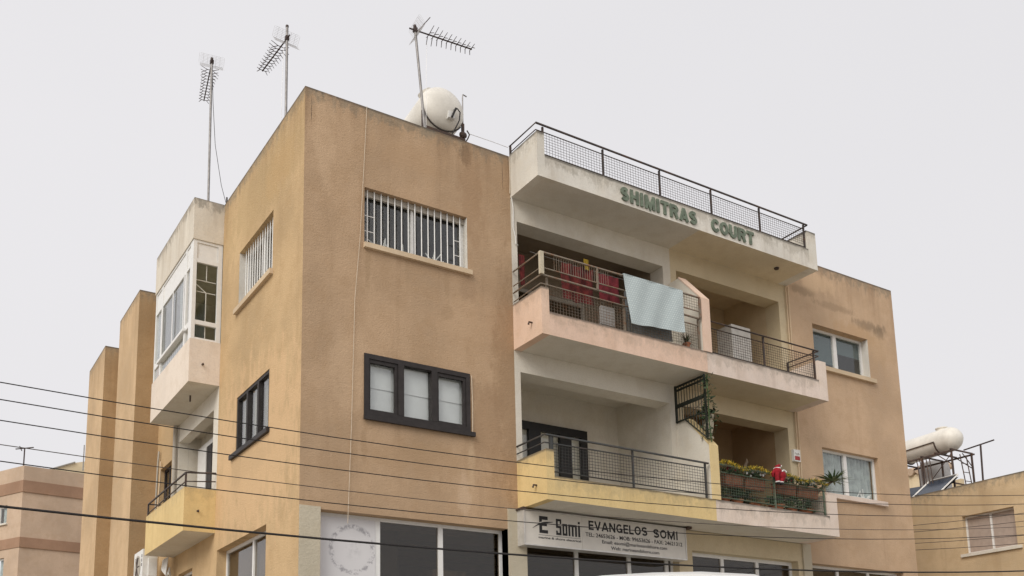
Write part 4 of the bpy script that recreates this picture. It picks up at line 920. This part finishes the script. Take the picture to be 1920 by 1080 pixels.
vi = thing('climbing_plant', 'sparse green climber winding up the front edge of the trellis', 'plant', (8.2, -.95, -3.5))
part('stem', MB().path([(8.22,-.97,-3.45),(8.19,-.965,-3.1),(8.2,-.96,-2.5),(8.18,-.965,-2.04)], .011, 5), M['leaf'], vi)
lv = leaves(130, ((8.12,8.34),(-1.0,-.85),(-2.75,-2.05)), .085, 11); lv2 = leaves(120, ((8.12,8.36),(-1.0,-.7),(-3.35,-2.72)), .08, 12); lv.add(lv2.v, lv2.f)
part('leaves', lv, M['leaf_dark'], vi, merge=False)
ur = thing('garden_urn', 'pale stone urn on the yellow divider beside the trellis', 'urn', (8.36, -.86, -3.46))
part('urn', MB().lathe((8.33,-.80,-3.33), (0,0,1), [(0,.09),(.04,.09),(.06,.055),(.14,.07),(.26,.10),(.36,.105),(.40,.085),(.43,.12),(.50,.12),(.5,.09)], 16), M['pillar'], ur, smooth=True)
part('plant', leaves(110, ((8.18,8.48),(-.95,-.65),(-2.95,-2.70)), .10, 15), M['leaf_dark'], ur, merge=False)
# alarm box, wind chime, carved ornament
AB = thing('alarm_box', 'white wall box with a red lower panel on the loggia column', 'alarm', (11.79, -.05, -3.17))
part('housing', MB().box(11.685, 11.895, -.075, -.002, -3.16, -2.885), M['plastic'], AB); part('lens', MB().box(11.71, 11.87, -.082, -.0755, -3.13, -3.04), M['lamp_red'], AB)
part('wire_loop', MB().path([(11.72,-.08,-2.96),(11.76,-.09,-3.0),(11.81,-.09,-2.97),(11.86,-.08,-3.0)], .006, 4), M['pvc_grey'], AB)
WC = thing('wind_chime', 'dark red hanging chime below the flower balcony ceiling', 'ornament', (8.9, .42, -2.9))
part('cord', MB().tube((9.0,.45,-2.0),(9.0,.45,-2.42), .006, 4), M['cable'], WC); part('bell', MB().lathe((9.0,.45,-2.78), (0,0,1), [(0,.06),(.1,.055),(.25,.05),(.34,.03),(.36,.01)], 10), M['brown_pot'], WC)
part('tassel', MB().tube((9.0,.45,-3.2),(9.0,.45,-2.78), .012, 5), M['brown_pot'], WC)
OR = thing('wooden_ornament', 'curved brown driftwood ornament standing behind the tinsel garland', 'ornament', (9.55, -.5, -3.98))
part('branch', MB().path([(9.52,-.55,-4.0),(9.54,-.55,-3.8),(9.58,-.55,-3.65),(9.64,-.55,-3.56),(9.62,-.55,-3.50)], [.03,.035,.035,.028,.016], 7), M['stem'], OR, smooth=True)
# drying rack and oddments behind the barred window
def airer(label, x0, x1, y, z, seed, n=7):
    t = thing('clothes_airer', label, 'clothes airer', ((x0+x1)/2, y, z), 'white airers inside the windows'); rr = random.Random(seed)
    for i in range(n):
        a = x0+(x1-x0)*rr.random(); b_ = a+rr.uniform(-.25,.25)
        part('rod', MB().tube((a, y+rr.uniform(-.02,.02), z+.0), (b_, y+rr.uniform(-.02,.04), z+rr.uniform(.08,.3)), .012, 5), M['plastic'], t)
    part('tray', MB().box(x0, x1, y-.02, y+.02, z-.01, z+.03), M['plastic'], t)
airer('white plastic airer low behind the left pane of the barred front window', 1.5, 2.0, .235, -.53, 3, 5)
airer('white plastic airer low behind the right pane of the barred front window', 2.45, 2.9, .23, -.55, 4, 8)
airer('white folded airer behind the right pane of the window beside the yucca', 13.95, 14.6, .19, -3.70, 6, 9)

# air conditioner beneath the side balcony
AC = thing('air_conditioner', 'white air conditioner outdoor unit hung under the yellow side balcony', 'air conditioner', (-.4, 8.2, -5.6))
part('casing', MB().box(-.60, -.28, 7.95, 8.80, -5.55, -4.84), M['plastic'], AC)
part('fan_grille', MB().lathe((-.601, 8.42, -5.2), (-1,0,0), [(0,.27),(.012,.27),(.016,.24)], 24), M['pvc_grey'], AC)
for i in range(6): part('fan_blade', MB().box(-.623, -.618, 8.40, 8.44, -5.42, -4.98) if i == 0 else MB().tube((-.62, 8.42+.24*math.cos(i*1.05), -5.2+.24*math.sin(i*1.05)), (-.62, 8.42, -5.2), .012, 4), M['aerial_dark'], AC)
part('side_cover', MB().box(-.48, -.30, 7.90, 7.949, -5.45, -5.05), M['plastic'], AC)
for q in range(3): part('vent_slot', MB().box(-.606, -.601, 8.02+.0*q, 8.06, -5.02-.1*q, -4.95-.1*q), M['aerial_dark'], AC)
part('bracket', MB().box(-.58, 0, 8.05, 8.09, -5.60, -5.552).box(-.58, 0, 8.65, 8.69, -5.60, -5.552), M['rust'], AC)
cc = MB()
for i in range(5): cc.path([(-.2, 7.75-.1*i, -5.1), (-.26, 7.6-.08*i, -5.35-.04*i), (-.2, 7.45-.05*i, -5.5), (-.12, 7.5, -5.3), (-.05, 7.55, -5.7-.05*i)], .018, 5)
solo('hose_bundle', cc, M['plastic'], 'tangle of pale hoses hanging beside the air conditioner', 'hoses', (-.15, 7.6, -5.8))

# ------------------------------------------------------------------ overhead cables across the street
for z0, k, r, y_, lb_ in ((-6.152, .0052, .0052, -6.0, 'thin black street cable, topmost of the six'), (-6.302, .0052, .0052, -6.02, 'thin black street cable, second from the top'), (-6.463, .0052, .0052, -5.98, 'thin black street cable, third from the top'),
                          (-6.672, .0052, .0042, -6.01, 'thinner brown street cable, fourth from the top'), (-6.803, .0052, .0052, -5.99, 'thin black street cable, fifth from the top just over the thick one'), (-7.166, .0036, .0115, -6.03, 'thick black street cable, lowest of the six')):
    solo('overhead_cable', MB().path([(x, y_, z0+k*(x+2)**2) for x in range(-22, 27, 1)], r, 6), M['cable'] if r != .0042 else M['brown_cable'], lb_, 'cable', (0, y_, z0), 'overhead cables across the street', smooth=True)
for i, (za, zb_) in enumerate(((-3.9, -3.3), (-4.05, -3.55), (-4.3, -4.0), (-4.45, -4.25))):
    solo('drop_cable', MB().path([(16.0+.9*q, 3.0-.75*q, za-.9*0+(zb_-za)*q/7 -.10*math.sin(math.pi*q/7)) for q in range(8)], .008, 5), M['brown_cable'],
         ('highest', 'second', 'third', 'lowest')[i] + ' thin cable slanting across the sand-coloured neighbour wall', 'cable', (16, 3, za), 'cables along the neighbour wall')

# ------------------------------------------------------------------ neighbour on the right
NR = thing('neighbour_house', 'sand-coloured neighbour building with a shuttered window at the right edge', 'building', (24, 2, GZ))
def nside(a, b, c): return (22+b, a, c)
NW = (.82, 2.43, -4.10, -2.95)
part('wall', wall(nside, -9, 9, GZ, -1.99, [NW]), M['nb_tan'], NR)
part('roof', MB().box(22.25, 34, -9, 9, -2.6, -2.4), M['roof'], NR); part('rear_wall', MB().box(34, 34.25, -9, 9, GZ, -2.0), M['nb_tan'], NR)
part('end_wall', MB().box(22.25, 34, -9.25, -9.0, GZ, -2.0), M['nb_tan'], NR); part('end_wall', MB().box(22.25, 34, 9.0, 9.25, GZ, -2.0), M['nb_tan'], NR)
b = MB(nside); fw = .05; u0, u1_, v0, v1 = NW[0]+.001, NW[1]-.001, NW[2]+.001, NW[3]-.001
b.box(u0,u1_,.16,.22,v1-fw,v1); b.box(u0,u1_,.16,.22,v0,v0+fw); b.box(u0,u0+fw,.16,.22,v0+fw,v1-fw); b.box(u1_-fw,u1_,.16,.22,v0+fw,v1-fw); b.box(1.60,1.655,.155,.22,v0+fw,v1-fw)
nw = part('window', b, M['white_frame'], NR)
for a, c in ((u0+.051, 1.599), (1.656, u1_-.051)):
    part('shutter', MB(nside).box(a, c, .19, .20, v0+fw+.001, v1-fw-.001), plain('pinkish_shutter', (.40,.32,.27), .7, var=.1) if 'pinkish_shutter' not in bpy.data.materials else bpy.data.materials['pinkish_shutter'], nw)
part('sill', MB(nside).box(.68, 2.55, -.07, .15, -4.19, NW[2]-.001), M['white_wall'], nw)
# its rooftop tank on a steel stand, with a solar collector
RT = thing('water_tank', 'cream horizontal water tank on a rusty steel stand above the neighbour roof', 'water tank', (23.5, 4, -2.4), 'rooftop water tanks')
p0 = Vector((23.5, 3.38, -.03)); p1 = Vector((23.7, 5.25, -.03)); ax = (p1-p0).normalized(); r = .40; LL = (p1-p0).length
part('body', MB().lathe(p0, ax, [(-.30,.02),(-.28,.13),(-.22,.23),(-.12,.33),(0,.39),(.06,r),(LL-.05,r),(LL+.05,.36),(LL+.16,.22),(LL+.2,.02)], 28), M['tank'], RT, smooth=True)
part('manhole', MB().lathe(p0+ax*.38+Vector((0,0,.36)), (0,0,1), [(0,.17),(.06,.17),(.07,.2),(.10,.2),(.11,.16)], 18), M['tank'], RT, smooth=True)
for q in (.45, 1.75):
    c = p0+ax*q
    part('saddle', MB().path([c+Vector((math.sin(t)*(r+.02), 0, -math.cos(t)*(r+.02))) for t in [R(-80+i*16) for i in range(11)]], .025, 5), M['rust'], RT)
part('tie_bar', MB().tube(p0+ax*.45+Vector((-.42,0,-.05)), p0+ax*1.75+Vector((-.42,0,-.05)), .018, 5), M['rust'], RT)
st2 = MB()
for a in (23.05, 24.15): st2.box(a-.025, a+.025, 3.1, 5.3, -.56, -.51)
for c in (3.2, 3.75, 4.25, 5.2): st2.box(23.0, 24.2, c-.022, c+.022, -.508, -.465)
for a in (23.05, 24.15): st2.tube((a,3.2,-1.0),(a,3.7,-.55),.016,5)
st2.tube((24.15,3.2,-.95),(23.65,3.2,-.55),.016,5); st2.tube((23.05,3.2,-.62),(23.05,4.25,-1.6),.014,5); st2.box(23.075,24.125,3.185,3.215,-1.62,-1.58); st2.box(23.035,23.065,3.225,4.225,-1.60,-1.56); st2.tube((24.1,3.2,-1.6),(23.1,4.2,-1.9),.016,5)
part('stand', st2, M['rust'], RT)
for a in (23.05, 24.15):
    for c in (3.2, 4.25): part('leg', MB().box(a-.025, a+.025, c-.025, c+.025, -2.4, -.561), M['rust'], RT)
ld_ = thing('ladder', 'thin metal ladder leaning against the neighbour tank stand', 'ladder', (23.3, 3.1, -2.4))
la, lb2 = (Vector((23.5, 3.02, -2.4)), Vector((23.5, 3.2, -.6))), (Vector((23.8, 3.0, -2.4)), Vector((23.8, 3.18, -.6)))
for q in (la, lb2): part('stile', MB().tube(q[0], q[1], .018, 5), M['rust'], ld_)
for i in range(1, 6): part('rung', MB().tube(la[0].lerp(la[1], i/6), lb2[0].lerp(lb2[1], i/6), .013, 5), M['rust'], ld_)
solo('cold_water_drum', MB().lathe((25, 5.1, -2.4), (0,0,1), [(0,.5),(.4,.52),(1.9,.50),(2.12,.46),(2.2,.3)], 24), plain('grey_drum', (.40,.385,.375), .7, var=.2, scale=2), 'upright grey drum behind the neighbour solar collector', 'drum', (25,5.1,-2.4), smooth=True)
CO = thing('solar_collector', 'tilted solar collector panel below the neighbour water tank', 'solar panel', (22.6, 3.9, -2.3))
def colp(a, b, c): return (22.35+.55*c/.6*1.0+b*0, a, -2.02+c*1.0+b)      # plane leaning back from the parapet
b = MB(); b.add([(22.35,4.35,-2.0),(22.35,3.35,-2.0),(22.95,3.0,-1.4),(22.95,3.98,-1.4)], [(0,1,2,3)]); b.add([(22.39,4.35,-2.05),(22.39,3.35,-2.05),(22.99,3.0,-1.45),(22.99,3.98,-1.45)], [(0,1,2,3)])
part('absorber', b, M['collector'], CO)
for p, q in (((22.34,4.36,-2.0),(22.95,3.99,-1.38)), ((22.34,3.34,-2.0),(22.95,2.99,-1.38)), ((22.34,4.36,-2.0),(22.34,3.34,-2.0)), ((22.95,3.99,-1.38),(22.95,2.99,-1.38))): part('frame_bar', MB().tube(p, q, .03, 4), M['sign_frame'], CO)
for i in range(5): part('pipe', MB().path([(23.1+.03*i, 4.5-.1*i, -.5), (22.95, 4.35-.11*i, -.75), (22.8, 4.2-.11*i, -1.9)], .018, 5), M['rust'], CO)
part('back_panel', MB().add([(22.6,5.1,-1.9),(22.6,4.35,-1.95),(22.95,4.0,-1.5),(22.95,4.75,-1.45)], [(0,1,2,3)]).add([(22.64,5.1,-1.93),(22.64,4.35,-1.98),(22.99,4.0,-1.53),(22.99,4.75,-1.48)], [(0,1,2,3)]), M['collector'], CO)
TP = thing('antenna_pole', 'T-shaped dark metal pole standing on the neighbour roof', 'pole', (23.5, 2.52, -2.4))
part('post', MB().tube((23.5,2.55,-2.4),(23.5,2.48,-.46), .03, 6), M['aerial_dark'], TP); part('cross_arm', MB().tube((23.5,3.05,-.50),(23.5,2.03,-.43), .026, 6), M['aerial_dark'], TP)
SH = thing('rooftop_hut', 'pale orange rooftop hut with a white scalloped tile edge behind the collector', 'hut', (29, 9, -2.5))
part('wall', MB().box(28.0, 30, 7.5, 10.5, -2.4, .35), M['nb_pale'], SH)
for i in range(8): part('roof_tile', MB().tube((27.85, 7.6+i*.36, .46), (30, 7.6+i*.36, .9), .15, 8), M['nb_cream'], SH)
solo('far_parapet', MB().box(30.8, 31, 7.7, 10.0, -2.4, .5), M['nb_pale'], 'pale low wall seen through the legs of the neighbour tank stand', 'wall', (33, 6, -2.4))

# ------------------------------------------------------------------ neighbour far left
NL = thing('distant_apartment_block', 'pinkish apartment block with brown bands in the lower left distance', 'building', (-.7, 30, GZ))
c0 = Vector((-.7, 30)); ua = Vector((.99, .137)).normalized(); va = Vector((-.45, .893)).normalized()
def nf(a, b, c): p = c0 + ua*a + va*b; return (p.x, p.y, c)                # right face: a along, b inward
def ns(a, b, c): p = c0 + va*a + ua*b; return (p.x, p.y, c)
part('wall', wall(nf, 0, 14, GZ, 2.36, [], t=.3, mit0=True), M['nb_cream'], NL)
lw = [(1.0, 2.4, -.02, .78), (1.0, 2.4, -3.0, -1.50), (4, 5.4, -.02, .78), (4, 5.4, -3.0, -1.5)]
part('wall', wall(ns, 0, 14, GZ, 2.36, lw, t=.3, mit0=True), M['nb_cream'], NL)
part('roof', MB(nf).box(.3, 13.8, .3, 13, 1.9, 2.1), M['roof'], NL)
for z0, z1 in ((1.22, 1.72), (-1.15, -.72), (-4.2, -3.75)):
    b = MB(); P = []
    k1 = [nf(-.03, -.05, 0), nf(14, -.05, 0), nf(14, 0-.003, 0), nf(0-.002, -.003, 0), ns(14, -.003, 0), ns(14, -.05, 0)]
    vv = [(p[0], p[1], z0) for p in k1] + [(p[0], p[1], z1) for p in k1]; n = 6
    b.add(vv, [(0,1,2,3),(0,3,4,5),(6,9,8,7),(6,11,10,9)] + [(i, (i+1) % n, n+(i+1) % n, n+i) for i in range(n)])
    part('band', b, M['nb_brown'], NL)
for (a, c, d, e) in lw:
    b = MB(ns); b.box(a+.01,c-.01,.1,.16,e-.07,e-.005); b.box(a+.01,c-.01,.1,.16,d+.005,d+.07); b.box(a+.01,a+.07,.1,.16,d+.07,e-.07); b.box(c-.07,c-.01,.1,.16,d+.07,e-.07); b.box((a+c)/2-.03,(a+c)/2+.03,.1,.16,d+.07,e-.07)
    o = part('window', b, M['white_frame'], NL)
    part('pane', MB(ns).box(a+.07, c-.07, .125, .131, d+.07, e-.07), M['pane'], o)
    part('curtain', MB(ns).box(a+.02, a+.55, .2, .21, d+.02, e-.02), M['curtain'], o)
    part('sill', MB(ns).box(a-.1, c+.1, -.08, .09, d-.06, d-.002), M['white_wall'], o)
    part('room', MB(ns).quad((a-.1,1.2,d-.1),(c+.1,1.2,d-.1),(c+.1,1.2,e+.1),(a-.1,1.2,e+.1)), M['room'], o)
A2 = thing('air_conditioner', 'small white air conditioner below the distant block window at the left edge', 'air conditioner', ns(2.4, -.2, -.75))
part('casing', MB(ns).box(1.9, 2.8, -.36, -.06, -.72, -.12), M['plastic'], A2); part('bracket', MB(ns).box(2.0, 2.05, -.36, 0, -.78, -.722).box(2.6, 2.65, -.36, 0, -.78, -.722), M['rust'], A2)
dy = thing('tv_aerial', 'thin distant aerial on the brown-banded block', 'aerial', nf(.25, .5, 2.1), 'rooftop television aerials')
q = Vector(nf(.25, .5, 2.1)); part('mast', MB().tube(q, q+Vector((0,0,1.15)), .03, 6), M['aerial_dark'], dy)
part('boom', MB().tube(q+Vector((-.35,0,1.05)), q+Vector((.35,0,1.22)), .025, 5), M['aerial_dark'], dy); part('director', MB().tube(q+Vector((-.2,0,1.2)), q+Vector((-.1,0,1.0)), .02, 5), M['aerial_dark'], dy)
PH = thing('pale_rooftop_room', 'pale yellow rooftop room with a sloping edge behind the brown-banded block', 'building', (2.5, 37, GZ))
b = MB(); pf = [(.2,GZ),(9,GZ),(9,4.5),(2.7,4.44),(2.2,4.30),(1.1,3.82),(.2,3.4)]; n = len(pf)
b.add([(p[0],36.0,p[1]) for p in pf]+[(p[0],41.0,p[1]) for p in pf], [tuple(range(n)), tuple(range(2*n-1,n-1,-1))]+[(i,n+i,n+(i+1)%n,(i+1)%n) for i in range(n)])
part('wall', b, M['nb_pale'], PH); part('coping', MB().tube((.15,35.95,3.39),(2.2,35.95,4.32), .04, 5), M['roof'], PH)
solo('far_mast', MB().tube((2.55, 35.8, 3.9), (2.55, 35.8, 5.2), .03, 6), M['galv'], 'thin far mast just left of the tan stair fins', 'mast', (2.55, 35.8, 3.9))

# ------------------------------------------------------------------ white van by the camera, only its roof in view
V = thing('parked_van', 'white van with only its curved roof showing at the bottom edge', 'van', (-1.0, -9.6, GZ))
fwd = Vector((.62, .785, 0)).normalized(); lat = Vector((fwd.y, -fwd.x, 0)); o0 = Vector((-2.245, -10.79, GZ+.014))
def vf(a, b, c): p = o0 + lat*a + fwd*b + Vector((0,0,c)); return tuple(p)
prof = [(-.92,.35),(-.97,.9),(-.93,1.45),(-.84,2.0),(-.72,2.21),(-.52,2.285),(-.25,2.312),(0,2.318),(.25,2.314),(.52,2.29),(.72,2.21),(.84,2.0),(.93,1.45),(.97,.9),(.92,.35)]
b = MB(vf)
secs = [(0.0,.97,.985),(.08,1,1),(3.3,1,1),(3.9,.98,.93),(4.4,.95,.62),(5.0,.9,.5),(5.2,.82,.42)]
P = []; n = len(prof)
for y_, sx_, sz_ in secs: P += [(p[0]*sx_, y_, .35+(p[1]-.35)*sz_) for p in prof]
F = [tuple(range(n-1,-1,-1)), tuple(range((len(secs)-1)*n, len(secs)*n))]
for i in range(len(secs)-1):
    for k in range(n): F.append((i*n+k, i*n+(k+1) % n, (i+1)*n+(k+1) % n, (i+1)*n+k))
b.add(P, F); part('body', b, M['van'], V, smooth=True)
part('rear_window', MB(vf).box(-.68, -.05, -.02, -.004, 1.35, 1.9).box(.05, .68, -.02, -.004, 1.35, 1.9), M['collector'], V)
part('windscreen', MB(vf).add([(-.72,4.02,2.0),(.72,4.02,2.0),(.8,4.45,1.5),(-.8,4.45,1.5)], [(0,1,2,3)]), M['collector'], V)
for a in (-.88, .74): part('tail_lamp', MB(vf).box(a, a+.13, -.03, -.004, .9, 1.35), M['lamp_red'], V)
part('bumper', MB(vf).box(-.9, .9, -.12, -.003, .35, .55), M['tyre'], V)
for a in (-.86, .86):
    for y_ in (.9, 4.2):
        o = part('wheel', MB().lathe(vf(a-.1, y_, .34), lat, [(0,.2),(0,.33),(.02,.34),(.18,.34),(.2,.33),(.2,.2)], 20), M['tyre'], V, smooth=True); part('rim', MB().lathe(vf(a-.11, y_, .34), lat, [(0,.17),(.01,.2),(.21,.2),(.22,.17)], 16), M['rim'], o)
